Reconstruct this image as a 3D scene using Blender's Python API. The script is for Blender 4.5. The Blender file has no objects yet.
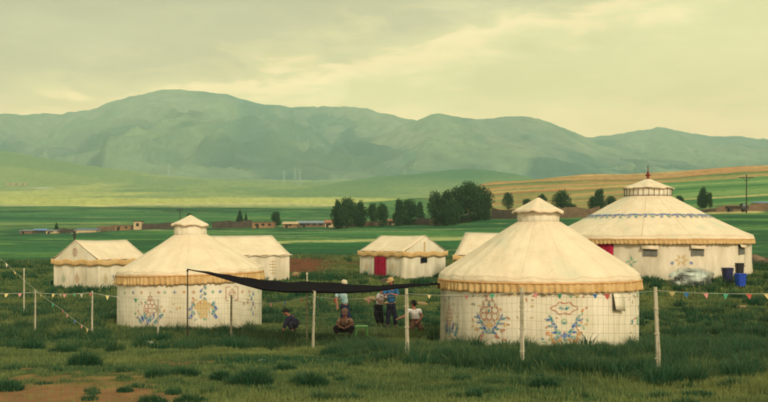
import bpy, bmesh, math, random
import numpy as np
from mathutils import Vector, Matrix

R = math.radians
PI = math.pi
rnd = random.Random(7)
rng = np.random.default_rng(11)
scene = bpy.context.scene
COL = scene.collection

# ------------------------------------------------------------------ camera
EYE = 3.5
cam = bpy.data.cameras.new('camera')
cam.sensor_width = 36.0
cam.lens = 46.875
cam.shift_y = 34.0 / 768.0
cam.clip_start = 0.1
cam.clip_end = 40000
cam_o = bpy.data.objects.new('camera', cam)
cam_o.location = (0, 0, EYE)
cam_o.rotation_euler = (PI / 2, 0, 0)
COL.objects.link(cam_o)
scene.camera = cam_o

# ------------------------------------------------------------------ render settings
scene.render.engine = 'CYCLES'
scene.view_settings.view_transform = 'Standard'
scene.view_settings.look = 'None'
scene.view_settings.gamma = 1
scene.view_settings.exposure = 0
scene.view_settings.use_curve_mapping = False
scene.cycles.use_denoising = True
scene.cycles.max_bounces = 6
scene.cycles.diffuse_bounces = 3
scene.cycles.volume_bounces = 0
scene.cycles.transparent_max_bounces = 12


def lin(c):
    c = c / 255.0
    return c / 12.92 if c <= 0.04045 else ((c + 0.055) / 1.055) ** 2.4


def L3(r, g, b):
    return (lin(r), lin(g), lin(b))


LIGHT = (1.18, 1.08, 0.66)


def A(r, g, b, k=1.0):
    """surface colour that shows as about r,g,b under this sky"""
    return tuple(min(0.86, max(0.004, lin(v) * k / l)) for v, l in zip((r, g, b), LIGHT))


# ------------------------------------------------------------------ world + sun
HAZE_D, HAZE_L = 1.9e-4, (0.22, 0.36, 0.25)
SUN_EL, SUN_AZ = 30.0, 158.0       # azimuth clockwise from +Y: behind the camera, to the right
world = bpy.data.worlds.new("World")
scene.world = world
world.use_nodes = True
wn, wl = world.node_tree.nodes, world.node_tree.links
wn.clear()
w_out = wn.new('ShaderNodeOutputWorld')
w_bg = wn.new('ShaderNodeBackground')
w_bg.inputs['Strength'].default_value = 0.1
wl.new(w_bg.outputs[0], w_out.inputs[0])
sky = wn.new('ShaderNodeTexSky')
sky.sky_type = 'NISHITA'
sky.sun_disc = False
sky.sun_elevation = R(SUN_EL)
sky.sun_rotation = R(SUN_AZ)
sky.air_density = 1.5
sky.dust_density = 4.0


def wmath(op, a, b=None, c=None, clamp=False):
    n = wn.new('ShaderNodeMath')
    n.operation = op
    n.use_clamp = clamp
    for i, v in enumerate((a, b, c)):
        if v is None:
            continue
        if isinstance(v, (int, float)):
            n.inputs[i].default_value = v
        else:
            wl.new(v, n.inputs[i])
    return n.outputs[0]


tc = wn.new('ShaderNodeTexCoord')
sep = wn.new('ShaderNodeSeparateXYZ')
wl.new(tc.outputs['Generated'], sep.inputs[0])
dx, dy, dz = sep.outputs
# a flat deck of cloud: azimuth and elevation of the direction
az = wmath('ARCTAN2', dx, dy)
hor = wmath('SQRT', wmath('ADD', wmath('MULTIPLY', dx, dx), wmath('MULTIPLY', dy, dy)))
el = wmath('ARCTAN2', dz, hor)
comb = wn.new('ShaderNodeCombineXYZ')
wl.new(wmath('MULTIPLY', az, 5.0), comb.inputs[0])
wl.new(wmath('MULTIPLY', el, 17.0), comb.inputs[1])
n1 = wn.new('ShaderNodeTexNoise')
n1.inputs['Scale'].default_value = 2.3
n1.inputs['Detail'].default_value = 8
n1.inputs['Roughness'].default_value = 0.58
n1.inputs['Distortion'].default_value = 0.5
wl.new(comb.outputs[0], n1.inputs['Vector'])
n2 = wn.new('ShaderNodeTexNoise')
n2.inputs['Scale'].default_value = 0.75
n2.inputs['Detail'].default_value = 5
n2.inputs['Roughness'].default_value = 0.55
wl.new(comb.outputs[0], n2.inputs['Vector'])
# dark bank above a slanting edge, brighter along its fringe
edge = wmath('ADD', wmath('MULTIPLY', az, 0.20), 0.184)
bank = wmath('SUBTRACT', el, edge)
bank = wmath('ADD', bank, wmath('MULTIPLY', wmath('SUBTRACT', n1.outputs[0], 0.5), 0.11))
ramp = wn.new('ShaderNodeValToRGB')
er = ramp.color_ramp
stops = [(0.0, L3(225, 214, 163)), (0.25, L3(217, 211, 160)), (0.38, L3(213, 209, 160)), (0.43, L3(224, 218, 168)),
         (0.475, L3(242, 226, 175)), (0.51, L3(214, 209, 162)), (0.58, L3(195, 193, 156)), (0.78, L3(178, 179, 147)), (1.0, L3(181, 181, 149))]
er.elements[0].position, er.elements[0].color = stops[0][0], (*stops[0][1], 1)
er.elements[1].position, er.elements[1].color = stops[-1][0], (*stops[-1][1], 1)
for p, c in stops[1:-1]:
    e = er.elements.new(p)
    e.color = (*c, 1)
mr = wn.new('ShaderNodeMapRange')
mr.inputs['From Min'].default_value = -0.2
mr.inputs['From Max'].default_value = 0.2
wl.new(bank, mr.inputs['Value'])
wl.new(mr.outputs[0], ramp.inputs[0])
# warm brightness low above the mountains, in broken streaks
low = wn.new('ShaderNodeMapRange')
low.inputs['From Min'].default_value = 0.135
low.inputs['From Max'].default_value = 0.085
wl.new(wmath('ADD', el, wmath('MULTIPLY', wmath('SUBTRACT', n1.outputs[0], 0.5), -0.10)), low.inputs['Value'])
mixl = wn.new('ShaderNodeMixRGB')
mixl.inputs['Color2'].default_value = (*L3(246, 224, 172), 1)
wl.new(wmath('MULTIPLY', low.outputs[0], 0.85), mixl.inputs['Fac'])
wl.new(ramp.outputs[0], mixl.inputs['Color1'])
var = wn.new('ShaderNodeMapRange')
var.inputs['From Min'].default_value = 0.3
var.inputs['From Max'].default_value = 0.7
var.inputs['To Min'].default_value = 0.90
var.inputs['To Max'].default_value = 1.10
wl.new(n2.outputs[0], var.inputs['Value'])
# an overcast deck is brighter overhead
zen = wn.new('ShaderNodeMapRange')
zen.inputs['From Min'].default_value = 0.25
zen.inputs['From Max'].default_value = 1.2
zen.inputs['To Min'].default_value = 10.0
zen.inputs['To Max'].default_value = 18.0
wl.new(el, zen.inputs['Value'])
fac = wmath('MULTIPLY', zen.outputs[0], var.outputs[0])
vm = wn.new('ShaderNodeVectorMath')
vm.operation = 'SCALE'
wl.new(mixl.outputs[0], vm.inputs[0])
wl.new(fac, vm.inputs['Scale'])
# the deck as it is above the valley air: the air of the haze box dims it towards the horizon
elc = wmath('MAXIMUM', el, 0.10)
path = wmath('MINIMUM', wmath('DIVIDE', 1000.0, elc), 7700.0)
T = wmath('EXPONENT', wmath('MULTIPLY', path, -HAZE_D))
comp = wn.new('ShaderNodeVectorMath')
comp.operation = 'SCALE'
wl.new(vm.outputs[0], comp.inputs[0])
wl.new(wmath('DIVIDE', 1.0, T), comp.inputs['Scale'])
offs = wn.new('ShaderNodeVectorMath')
offs.operation = 'SCALE'
offs.inputs[0].default_value = tuple(v * 10 for v in HAZE_L)
wl.new(wmath('DIVIDE', wmath('SUBTRACT', 1.0, T), T), offs.inputs['Scale'])
dif = wn.new('ShaderNodeVectorMath')
dif.operation = 'SUBTRACT'
wl.new(comp.outputs[0], dif.inputs[0])
wl.new(offs.outputs[0], dif.inputs[1])
vm = dif
mixs = wn.new('ShaderNodeMixRGB')
mixs.inputs['Fac'].default_value = 0.95
wl.new(sky.outputs[0], mixs.inputs['Color1'])
wl.new(vm.outputs[0], mixs.inputs['Color2'])
wl.new(mixs.outputs[0], w_bg.inputs['Color'])

sun = bpy.data.lights.new('sun', 'SUN')
sun.energy = 2.7
sun.angle = R(10)
sun.color = (1.0, 0.84, 0.57)
sun_o = bpy.data.objects.new('sun', sun)
a = R(SUN_AZ)
sd = Vector((math.sin(a) * math.cos(R(SUN_EL)), math.cos(a) * math.cos(R(SUN_EL)), math.sin(R(SUN_EL))))
sun_o.rotation_euler = sd.to_track_quat('Z', 'Y').to_euler()
sun_o.location = (20, -20, 40)
COL.objects.link(sun_o)


# ------------------------------------------------------------------ helpers
def tag(o, label=None, cat=None, group=None, kind=None):
    if label: o['label'] = label
    if cat: o['category'] = cat
    if group: o['group'] = group
    if kind or cat: o['kind'] = kind or 'thing'
    return o


def empty(name, loc, rz=0.0):
    o = bpy.data.objects.new(name, None)
    o.location = loc
    o.rotation_euler = (0, 0, rz)
    o.empty_display_size = 0.2
    COL.objects.link(o)
    return o


class MB:
    def __init__(self):
        self.v, self.f, self.m = [], [], []

    def add(self, vs, fs, m=0):
        b = len(self.v)
        self.v += [tuple(p) for p in vs]
        self.f += [tuple(i + b for i in f) for f in fs]
        self.m += [m] * len(fs)
        return self

    def box(self, x0, x1, y0, y1, z0, z1, m=0, M=None):
        vs = [(x0, y0, z0), (x1, y0, z0), (x1, y1, z0), (x0, y1, z0), (x0, y0, z1), (x1, y0, z1), (x1, y1, z1), (x0, y1, z1)]
        if M is not None: vs = [M @ Vector(p) for p in vs]
        return self.add(vs, [(0, 3, 2, 1), (4, 5, 6, 7), (0, 1, 5, 4), (1, 2, 6, 5), (2, 3, 7, 6), (3, 0, 4, 7)], m)

    def tube(self, pts, rad, n=6, m=0, cap=True):
        pts = [Vector(p) for p in pts]
        rads = rad if isinstance(rad, (list, tuple)) else [rad] * len(pts)
        vs, fs = [], []
        for i, p in enumerate(pts):
            d = (pts[min(i + 1, len(pts) - 1)] - pts[max(i - 1, 0)]).normalized()
            up = Vector((0, 0, 1)) if abs(d.z) < 0.9 else Vector((1, 0, 0))
            s = d.cross(up).normalized()
            t = s.cross(d)
            for k in range(n):
                a = 2 * PI * k / n
                vs.append(p + (s * math.cos(a) + t * math.sin(a)) * rads[i])
        for i in range(len(pts) - 1):
            for k in range(n):
                fs.append((i * n + k, i * n + (k + 1) % n, (i + 1) * n + (k + 1) % n, (i + 1) * n + k))
        if cap:
            fs.append(tuple(range(n - 1, -1, -1)))
            fs.append(tuple((len(pts) - 1) * n + k for k in range(n)))
        return self.add(vs, fs, m)

    def lathe(self, prof, n=32, m=0, fn=None, close_top=False):
        vs, fs = [], []
        for (r, z) in prof:
            for k in range(n):
                a = 2 * PI * k / n
                rr, zz = (r, z) if fn is None else fn(r, z, a)
                vs.append((rr * math.sin(a), -rr * math.cos(a), zz))
        for i in range(len(prof) - 1):
            for k in range(n):
                fs.append((i * n + k, i * n + (k + 1) % n, (i + 1) * n + (k + 1) % n, (i + 1) * n + k))
        if close_top:
            fs.append(tuple((len(prof) - 1) * n + k for k in range(n)))
        return self.add(vs, fs, m)


def obj(name, mb, mats, parent=None, smooth=False, loc=None, thick=None):
    me = bpy.data.meshes.new(name)
    me.from_pydata(mb.v, [], mb.f)
    if not isinstance(mats, (list, tuple)): mats = [mats]
    for m in mats: me.materials.append(m)
    if len(mats) > 1: me.polygons.foreach_set('material_index', mb.m)
    if smooth: me.polygons.foreach_set('use_smooth', [True] * len(me.polygons))
    me.update()
    o = bpy.data.objects.new(name, me)
    COL.objects.link(o)
    if parent: o.parent = parent
    if loc: o.location = loc
    if thick:
        md = o.modifiers.new('thickness', 'SOLIDIFY')
        md.thickness = thick
        md.offset = 0
    return o


def np_mesh(name, V, quads=None, tris=None, mats=(), attrs=None, smooth=False):
    me = bpy.data.meshes.new(name)
    V = np.asarray(V, np.float32)
    me.vertices.add(len(V))
    me.vertices.foreach_set('co', V.ravel())
    nq = 0 if quads is None else len(quads)
    nt = 0 if tris is None else len(tris)
    idx = np.concatenate([x.ravel() for x in (quads, tris) if x is not None]).astype(np.int32)
    me.loops.add(len(idx))
    me.loops.foreach_set('vertex_index', idx)
    starts = np.concatenate([np.arange(nq) * 4, nq * 4 + np.arange(nt) * 3]).astype(np.int32)
    me.polygons.add(nq + nt)
    me.polygons.foreach_set('loop_start', starts)
    if smooth: me.polygons.foreach_set('use_smooth', np.ones(nq + nt, bool))
    for m in mats: me.materials.append(m)
    for k, arr in (attrs or {}).items():
        arr = np.asarray(arr, np.float32)
        if arr.ndim == 1:
            at = me.attributes.new(k, 'FLOAT', 'POINT')
            at.data.foreach_set('value', arr)
        else:
            at = me.attributes.new(k, 'FLOAT_VECTOR', 'POINT')
            at.data.foreach_set('vector', arr.ravel())
    me.update(calc_edges=True)
    me.validate()
    o = bpy.data.objects.new(name, me)
    COL.objects.link(o)
    return o


def mat(name, c1, c2=None, rough=0.85, scale=3.0, detail=6, bump=0.0, bscale=None, stretch=None, lo=0.35, hi=0.65, spec=0.2, trans=0.0, bdist=0.02):
    m = bpy.data.materials.new(name)
    m.use_nodes = True
    nt = m.node_tree
    b = nt.nodes['Principled BSDF']
    b.inputs['Roughness'].default_value = rough
    b.inputs['Specular IOR Level'].default_value = spec
    b.inputs['Base Color'].default_value = (*c1, 1)
    tcn = nt.nodes.new('ShaderNodeTexCoord')
    vec = tcn.outputs['Object']
    if stretch:
        mp = nt.nodes.new('ShaderNodeMapping')
        mp.inputs['Scale'].default_value = stretch
        nt.links.new(vec, mp.inputs[0])
        vec = mp.outputs[0]
    if c2 is not None:
        n = nt.nodes.new('ShaderNodeTexNoise')
        n.inputs['Scale'].default_value = scale
        n.inputs['Detail'].default_value = detail
        n.inputs['Roughness'].default_value = 0.6
        nt.links.new(vec, n.inputs['Vector'])
        mr = nt.nodes.new('ShaderNodeMapRange')
        mr.inputs['From Min'].default_value = lo
        mr.inputs['From Max'].default_value = hi
        nt.links.new(n.outputs[0], mr.inputs['Value'])
        mx = nt.nodes.new('ShaderNodeMixRGB')
        mx.inputs['Color1'].default_value = (*c1, 1)
        mx.inputs['Color2'].default_value = (*c2, 1)
        nt.links.new(mr.outputs[0], mx.inputs['Fac'])
        nt.links.new(mx.outputs[0], b.inputs['Base Color'])
    if bump:
        n = nt.nodes.new('ShaderNodeTexNoise')
        n.inputs['Scale'].default_value = bscale or scale * 3
        n.inputs['Detail'].default_value = 5
        nt.links.new(vec, n.inputs['Vector'])
        bp = nt.nodes.new('ShaderNodeBump')
        bp.inputs['Strength'].default_value = bump
        bp.inputs['Distance'].default_value = bdist
        nt.links.new(n.outputs[0], bp.inputs['Height'])
        nt.links.new(bp.outputs[0], b.inputs['Normal'])
    if trans:
        tr = nt.nodes.new('ShaderNodeBsdfTranslucent')
        tr.inputs[0].default_value = (*c1, 1)
        ms = nt.nodes.new('ShaderNodeMixShader')
        ms.inputs[0].default_value = trans
        nt.links.new(b.outputs[0], ms.inputs[1])
        nt.links.new(tr.outputs[0], ms.inputs[2])
        nt.links.new(ms.outputs[0], nt.nodes['Material Output'].inputs['Surface'])
    return m


# lattice noise for numpy
_perm = rng.random((512, 512)).astype(np.float32)


def vnoise(x, y):
    xi, yi = np.floor(x).astype(int), np.floor(y).astype(int)
    fx, fy = x - xi, y - yi
    fx, fy = fx * fx * (3 - 2 * fx), fy * fy * (3 - 2 * fy)
    g = lambda a, b: _perm[a & 511, b & 511]
    return (g(xi, yi) * (1 - fx) + g(xi + 1, yi) * fx) * (1 - fy) + (g(xi, yi + 1) * (1 - fx) + g(xi + 1, yi + 1) * fx) * fy


def fbm(x, y, o=4, ridged=False):
    s, a, t = 0, 1.0, 0
    for i in range(o):
        n = vnoise(x * 2 ** i + 17.3 * i, y * 2 ** i + 9.1 * i)
        if ridged: n = 1 - np.abs(2 * n - 1)
        s = s + n * a
        t += a
        a *= 0.5
    return s / t


# ------------------------------------------------------------------ terrain height
NEAR = [(0.5, None, 1.95), (6, None, 1.72), (13.4, 402), (17, 376.5), (24, 353), (30, 344), (37, 325.5), (45, 306), (54, 289.5), (60, 278.5)]
TAB = {
    0: [(70, 270), (80, 263), (100, 255), (150, 246), (220, 239.5), (330, 234.5), (450, 225), (650, 213), (900, 205.5), (1500, 199), (2500, 188), (3300, 180), (3900, 176)],
    300: [(70, 272), (79, 258), (100, 251), (150, 241), (220, 234), (300, 228), (450, 218), (650, 210), (900, 205), (1500, 199), (2500, 189), (3300, 184), (3900, 180)],
    430: [(70, 272), (79, 260), (100, 250), (150, 239), (220, 231), (300, 223), (400, 214), (550, 205), (700, 200), (1000, 201), (1500, 199), (2500, 190), (3300, 184), (3900, 180)],
    500: [(70, 271), (80, 262), (100, 251), (150, 237), (220, 226), (260, 220), (400, 206), (550, 194), (700, 183), (900, 190), (1500, 196), (2500, 190), (3300, 184), (3900, 180)],
    600: [(70, 271), (80, 264), (100, 251), (150, 236), (220, 223), (260, 217), (400, 201), (550, 187), (700, 175), (900, 184), (1500, 192), (2500, 190), (3300, 184), (3900, 180)],
    768: [(70, 268), (80, 262), (100, 250), (140, 236), (180, 223), (220, 214), (300, 205), (400, 194), (550, 179), (700, 166.5), (900, 178), (1500, 190), (2500, 190), (3300, 184), (3900, 180)],
    1100: [(70, 266), (80, 260), (100, 248), (140, 234), (180, 221), (220, 211), (300, 200), (400, 188), (550, 170), (700, 157), (900, 170), (1500, 186), (2500, 190), (3300, 184), (3900, 180)],
}


def pchip(xk, yk, x):
    h = np.diff(xk)
    d = np.diff(yk) / h
    m = np.zeros_like(yk)
    for i in range(1, len(xk) - 1):
        if d[i - 1] * d[i] > 0:
            w1, w2 = 2 * h[i] + h[i - 1], h[i] + 2 * h[i - 1]
            m[i] = (w1 + w2) / (w1 / d[i - 1] + w2 / d[i])
    m[0], m[-1] = d[0], d[-1]
    i = np.clip(np.searchsorted(xk, x) - 1, 0, len(xk) - 2)
    t = (x - xk[i]) / h[i]
    t = np.clip(t, 0, 1)
    return ((2 * t**3 - 3 * t**2 + 1) * yk[i] + (t**3 - 2 * t**2 + t) * h[i] * m[i] + (-2 * t**3 + 3 * t**2) * yk[i + 1] + (t**3 - t**2) * h[i] * m[i + 1])


LD = np.linspace(math.log(0.5), math.log(4200), 900)
colpx = sorted(TAB)
GRID = []
for c in colpx:
    ks, zs = [], []
    for row in NEAR + TAB[c]:
        d = row[0]
        ks.append(math.log(d))
        zs.append(row[2] if len(row) > 2 else EYE - (row[1] - 235) / 1000 * d)
    GRID.append(pchip(np.array(ks), np.array(zs), LD))
GRID = np.array(GRID)
COLU = np.array([(c - 384) / 1000 for c in colpx])


def gz(x, y, rough=True):
    x = np.asarray(x, float)
    y = np.asarray(y, float)
    D = np.maximum(y, 0.5)
    u = np.clip(x / D, COLU[0], COLU[-1])
    ci = np.clip(np.searchsorted(COLU, u) - 1, 0, len(COLU) - 2)
    t = (u - COLU[ci]) / (COLU[ci + 1] - COLU[ci])
    t = t * t * (3 - 2 * t)
    f = (np.log(D) - LD[0]) / (LD[1] - LD[0])
    fi = np.clip(f.astype(int), 0, len(LD) - 2)
    ft = np.clip(f - fi, 0, 1)
    z = (GRID[ci, fi] * (1 - ft) + GRID[ci, fi + 1] * ft) * (1 - t) + (GRID[ci + 1, fi] * (1 - ft) + GRID[ci + 1, fi + 1] * ft) * t
    # foothills in the valley
    uu = x / D
    g = lambda v, c, w: np.exp(-((v - c) / w) ** 2)
    z = z + 128 * g(y, 3150, 450) * g(uu, -0.50, 0.215)                       # light green spur at the left
    z = z + 52 * g(y, 2500, 380) * (g(uu, 0.085, 0.075) + 0.35 * g(uu, -0.01, 0.05))        # low hill in the middle
    z = z + 30 * g(y, 2700, 300) * g(uu, 0.33, 0.12)
    z = z + .70 * np.exp(-((x - 16.5) / 11) ** 4 - ((y - 58) / 9.5) ** 4)      # rise under the large yurt
    if rough:
        z = z + (fbm(x / 2.2, y / 2.2, 3) - 0.5) * 0.10 * np.clip((y - 4) / 10, 0, 1)
        z = z + (fbm(x / 90, y / 90, 4) - 0.5) * np.clip((y - 150) / 1200, 0, 1) * 10
    return z


def G(x, y):
    return float(gz(np.array([x]), np.array([y]))[0])


def at(px, D, py=None):
    """world point seen at photo pixel px at depth D: on the ground, or at picture height py"""
    x = (px - 384) / 1000 * D
    return Vector((x, D, G(x, D) if py is None else EYE - (py - 235) / 1000 * D))


def D_of(py):
    """depth of near ground for a row of the photo"""
    ds = np.linspace(8, 60, 2000)
    z = GRID[0][np.clip(((np.log(ds) - LD[0]) / (LD[1] - LD[0])).astype(int), 0, 899)]
    p = 235 + (EYE - z) / ds * 1000
    return float(ds[np.argmin(np.abs(p - py))])


# fence line (post pixel column, depth)
FENCE = [(-40, 33.5), (35, 33), (92, 32), (158, 31.6), (231, 30.5), (313, 24), (407, 20.2), (522, 18.8), (658, 17), (830, 15.6)]


def fence_D(px):
    return np.interp(px, [f[0] for f in FENCE], [f[1] for f in FENCE])


# ------------------------------------------------------------------ ground sheet with its crops
def smooth(a, b, x):
    t = np.clip((x - a) / (b - a), 0, 1)
    return t * t * (3 - 2 * t)


ys = np.concatenate([np.linspace(-120, 8, 30), np.exp(np.linspace(math.log(9), math.log(4100), 1000))])
wc = np.linspace(-1, 1, 640)
wcol = np.sign(wc) * (0.5 * np.abs(wc) + 1.0 * np.abs(wc) ** 6)
YY, WW = np.meshgrid(ys, wcol, indexing='ij')
XX = WW * np.where(YY > 0, YY + 25 * np.exp(-YY / 60), 25 - YY * 0.3) * 1.0
XX = XX + np.where(YY < 60, WW * 40 * np.clip(1 - YY / 60, 0, 1), 0)
ZZ = gz(XX, YY)
PXX = 384 + XX / np.maximum(YY, 1) * 1000
PYY = 235 + (EYE - gz(XX, YY, False)) / np.maximum(YY, 1) * 1000


def setc(base, mask, c):
    return base * (1 - mask[..., None]) + np.array(c)[None, None, :] * mask[..., None]


C = np.zeros(XX.shape + (3,)) + np.array(A(38, 72, 30))
nz1 = fbm(XX / 3.0, YY / 3.0, 4)
nz2 = fbm(XX / 12 + 5, YY / 5 + 3, 4)
# near meadow: olive turf and bare earth
C = setc(C, smooth(0.40, 0.62, nz1), A(74, 84, 36))
bare = smooth(0.585, 0.65, (fbm(XX / 1.3 + 40, YY / 1.3, 5) * .62 + fbm(XX / .30 + 4, YY / .30, 4) * .38) + 0.24 * smooth(21, 13, YY) * smooth(300, 60, PXX) - 0.10 * smooth(120, 330, PXX) + 0.05 * smooth(17, 14, YY) + .07 * smooth(150, 60, PXX) * smooth(18.5, 15.5, YY))
bare = bare * smooth(24, 19, YY)
C = setc(C, bare * 0.85, A(140, 96, 54))
olive = smooth(0.45, 0.62, fbm(XX / 2.5 + 9, YY / 1.6, 4)) * smooth(19, 15, YY)
C = setc(C, olive * 0.7, A(104, 98, 42))
mead = smooth(33, 37, YY) * smooth(62, 50, YY) * smooth(0.42, 0.6, fbm(XX / 2.2 + 90, YY / 2.2, 4))
C = setc(C, mead * 0.8, A(96, 100, 44))
# earth bank behind the tents
bank_m = smooth(70, 73, YY) * smooth(82, 78, YY) * smooth(0.40, 0.56, fbm(XX / 5 + 3, YY / 2.0, 4))
C = setc(C, bank_m * 0.9 * smooth(272, 285, PXX), A(92, 62, 38))
bk2 = np.exp(-((PXX - 300) / 26) ** 2) * smooth(67, 69, YY) * smooth(82, 78, YY)
C = setc(C, np.clip(bk2 * 1.5, 0, 1), A(105, 62, 36))
# middle fields
m = smooth(80, 90, YY)
stripe = .6 * fbm(PYY / 2.2, PXX / 190, 3) + .4 * fbm(PYY / .8, PXX / 60, 3)
fld = np.array(A(38, 82, 40))[None, None, :] * (1 - smooth(0.42, 0.58, stripe)[..., None]) + np.array(A(86, 122, 56))[None, None, :] * smooth(0.42, 0.58, stripe)[..., None]
C = C * (1 - m[..., None]) + fld * m[..., None]


def band(py0, py1, px0, px1, c, k=1.0, slope=0.0, wob=0.6, soft=0.5, dmin=85):
    """one parcel of the fields, a strip of ground of its own colour"""
    pad = 3 + abs(slope) * (px1 - px0)
    sel = (PYY > py0 - pad) & (PYY < py1 + pad) & (PXX > px0 - 10) & (PXX < px1 + 10) & (YY > dmin)
    X_, Y_ = PXX[sel], PYY[sel]
    if not len(X_): return
    yy = Y_ + (X_ - (px0 + px1) / 2) * -slope + (fbm(X_ / 23, X_ * 0 + py0, 3) - 0.5) * wob * 2
    mm = (smooth(py0 - soft, py0 + soft, yy) * smooth(py1 + soft, py1 - soft, yy) * smooth(px0 - 8, px0 + 8, X_) * smooth(px1 + 8, px1 - 8, X_) * k)[:, None]
    C[sel] = C[sel] * (1 - mm) + np.array(c)[None, :] * mm


pr_ = random.Random(5)
cols5 = [A(54, 102, 48), A(84, 124, 56), A(110, 138, 64), A(38, 82, 42), A(66, 110, 46), A(134, 146, 74), A(48, 96, 50), A(28, 64, 34), A(84, 96, 46)]
for _k in range(150):
    y0_ = 206 + 56 * pr_.random() ** 1.25
    hh_ = (0.6 + 3.2 * pr_.random()) * (0.35 + (y0_ - 204) / 45)
    x0_ = pr_.uniform(-150, 720)
    w0_ = pr_.uniform(40, 240)
    if y0_ < 224 and x0_ + w0_ > 430: w0_ = max(10, 420 - x0_)
    band(y0_, y0_ + hh_, x0_, x0_ + w0_, cols5[pr_.randrange(7)] if y0_ < 236 else cols5[pr_.choice((3, 3, 7, 7, 4, 6, 0, 8))], pr_.uniform(.35, .85), pr_.uniform(-.012, .012), .5, .3)
for _k in range(46):      # ditches and paths between the parcels
    y0_ = 207 + 50 * pr_.random() ** 1.2
    x0_ = pr_.uniform(-100, 640 if y0_ > 226 else 300)
    band(y0_, y0_ + .45, x0_, x0_ + pr_.uniform(30, 150), A(24, 58, 36) if _k % 3 else A(150, 156, 92), .7, pr_.uniform(-.02, .02), .6, .2)
band(239.5, 242.5, 225, 470, A(168, 168, 92), 0.9, -0.02)
band(231, 233, 190, 380, A(96, 130, 66), 0.8, -0.01)
band(236, 239, -300, 180, A(48, 104, 48), 0.6)
band(225, 229, -300, 180, A(92, 112, 52), 0.5, 0.0)
band(218, 221, -300, 240, A(42, 100, 48), 0.6)
band(213, 216.5, -200, 300, A(60, 112, 52), 0.7)
band(242, 246, 290, 620, A(40, 96, 42), 0.8)
band(231, 234, 300, 660, A(70, 118, 52), 0.6, -0.01)
band(225.5, 228, 520, 700, A(52, 112, 50), 0.8)
# tan track and strip on the right
band(208, 214, 706, 762, A(196, 176, 96), 0.9, -0.01)
band(214, 216, 430, 480, A(150, 140, 90), 0.4)
# valley plain beyond
pl = smooth(860, 930, YY)
patch = fbm(XX / 330 + 3, YY / 800, 5)
plain = np.array(A(146, 158, 72))[None, None, :] * (1 - smooth(0.42, 0.60, patch)[..., None]) + np.array(A(192, 188, 88))[None, None, :] * smooth(0.42, 0.60, patch)[..., None]
C = C * (1 - pl[..., None]) + plain * pl[..., None]
scr = smooth(0.50, 0.60, fbm(XX / 300 + 31, YY / 900 + 8, 5)) * smooth(1100, 1600, YY)
C = setc(C, scr * 0.5, A(84, 124, 70))
far = smooth(2200, 2900, YY)
C = setc(C, far * 0.3, A(150, 160, 78))
spur = smooth(2500, 2900, YY) * smooth(170, 60, PXX) * smooth(0.46, 0.56, fbm(XX / 320 + 2, YY / 300, 4))
C = setc(C, spur * 0.5, A(92, 126, 70))
hill = np.exp(-((YY - 2450) / 330) ** 2) * np.exp(-((PXX - 455) / 90) ** 2)
C = setc(C, np.clip(hill * 1.2, 0, 0.85), A(62, 112, 64))
C = setc(C, np.exp(-((PYY - 205.3) / 0.9) ** 2) * smooth(380, 330, PXX) * (YY > 600) * 0.85, A(214, 200, 118))
C = setc(C, np.exp(-((PYY - 200) / 1.6) ** 2) * np.exp(-((PXX - 330) / 70) ** 2) * (YY > 900) * 0.8, A(214, 204, 100))
C = setc(C, np.exp(-((PYY - 188.3) / 0.5) ** 2) * smooth(60, 40, PXX) * (YY > 900) * 0.8, A(220, 210, 160))
# terraced hillside on the right
hillm = smooth(300, 330, YY) * (YY < 860) * smooth(418, 440, PXX - (YY - 700) * -0.10)
tb = PYY + (PXX - 600) * 0.055
def lay(y0, y1, c, k=1.0, soft=0.35):
    global C
    yy = tb + (fbm(PXX / 30, PXX * 0 + y0 * 1.7, 3) - 0.5) * 1.4
    C = setc(C, hillm * smooth(y0 - soft, y0 + soft, yy) * smooth(y1 + soft, y1 - soft, yy) * k, c)
orange, olivec, dgreen, tanc = A(188, 144, 78), A(146, 140, 70), A(66, 104, 44), A(214, 170, 92)
lay(150, 300, olivec)
lay(150, 180.3, orange)
lay(175.0, 176.0, tanc, 0.7)
lay(180.3, 181.4, dgreen, 0.9)
lay(183.5, 185.2, orange)
lay(186.6, 188.0, tanc, 0.8)
lay(189.0, 189.8, A(140, 84, 44), 0.9)
lay(191.5, 193.4, orange, 0.9)
lay(195.5, 196.6, A(150, 92, 48), 0.8)
lay(199, 200.5, orange, 0.7)
lay(204, 205, A(150, 92, 48), 0.5)
sub = fbm(tb * 0.9, PXX / 90, 4)
C = setc(C, hillm * smooth(0.55, 0.65, sub) * 0.5, A(120, 122, 54))
C = setc(C, hillm * smooth(0.42, 0.34, sub) * 0.45, A(186, 108, 54))
gr = hillm * smooth(636, 668, PXX + (fbm(PYY / 3, PXX * 0, 2) - .5) * 50) * smooth(184.3, 186.3, tb)
C = setc(C, gr, A(92, 132, 60))
for y0, y1, c in ((188, 190.5, A(128, 152, 76)), (193.5, 195, A(58, 104, 48)), (198, 202, A(120, 146, 70)), (205, 209, A(60, 108, 50)), (203, 204.5, A(176, 164, 86)), (211, 213, A(110, 136, 62))):
    C = setc(C, gr * smooth(y0 - .4, y0 + .4, tb) * smooth(y1 + .4, y1 - .4, tb), c)
C = C * (0.88 + 0.24 * fbm(XX / 1.1, YY / 1.1, 3))[..., None]
C = C * (1 + (YY > 84) * (fbm(PXX / 3.5, PYY / .9, 4) - .5) * .5)[..., None]

n_r, n_c = XX.shape
idx = np.arange(n_r * n_c).reshape(n_r, n_c)
quads = np.stack([idx[:-1, :-1], idx[:-1, 1:], idx[1:, 1:], idx[1:, :-1]], -1).reshape(-1, 4)


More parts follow.
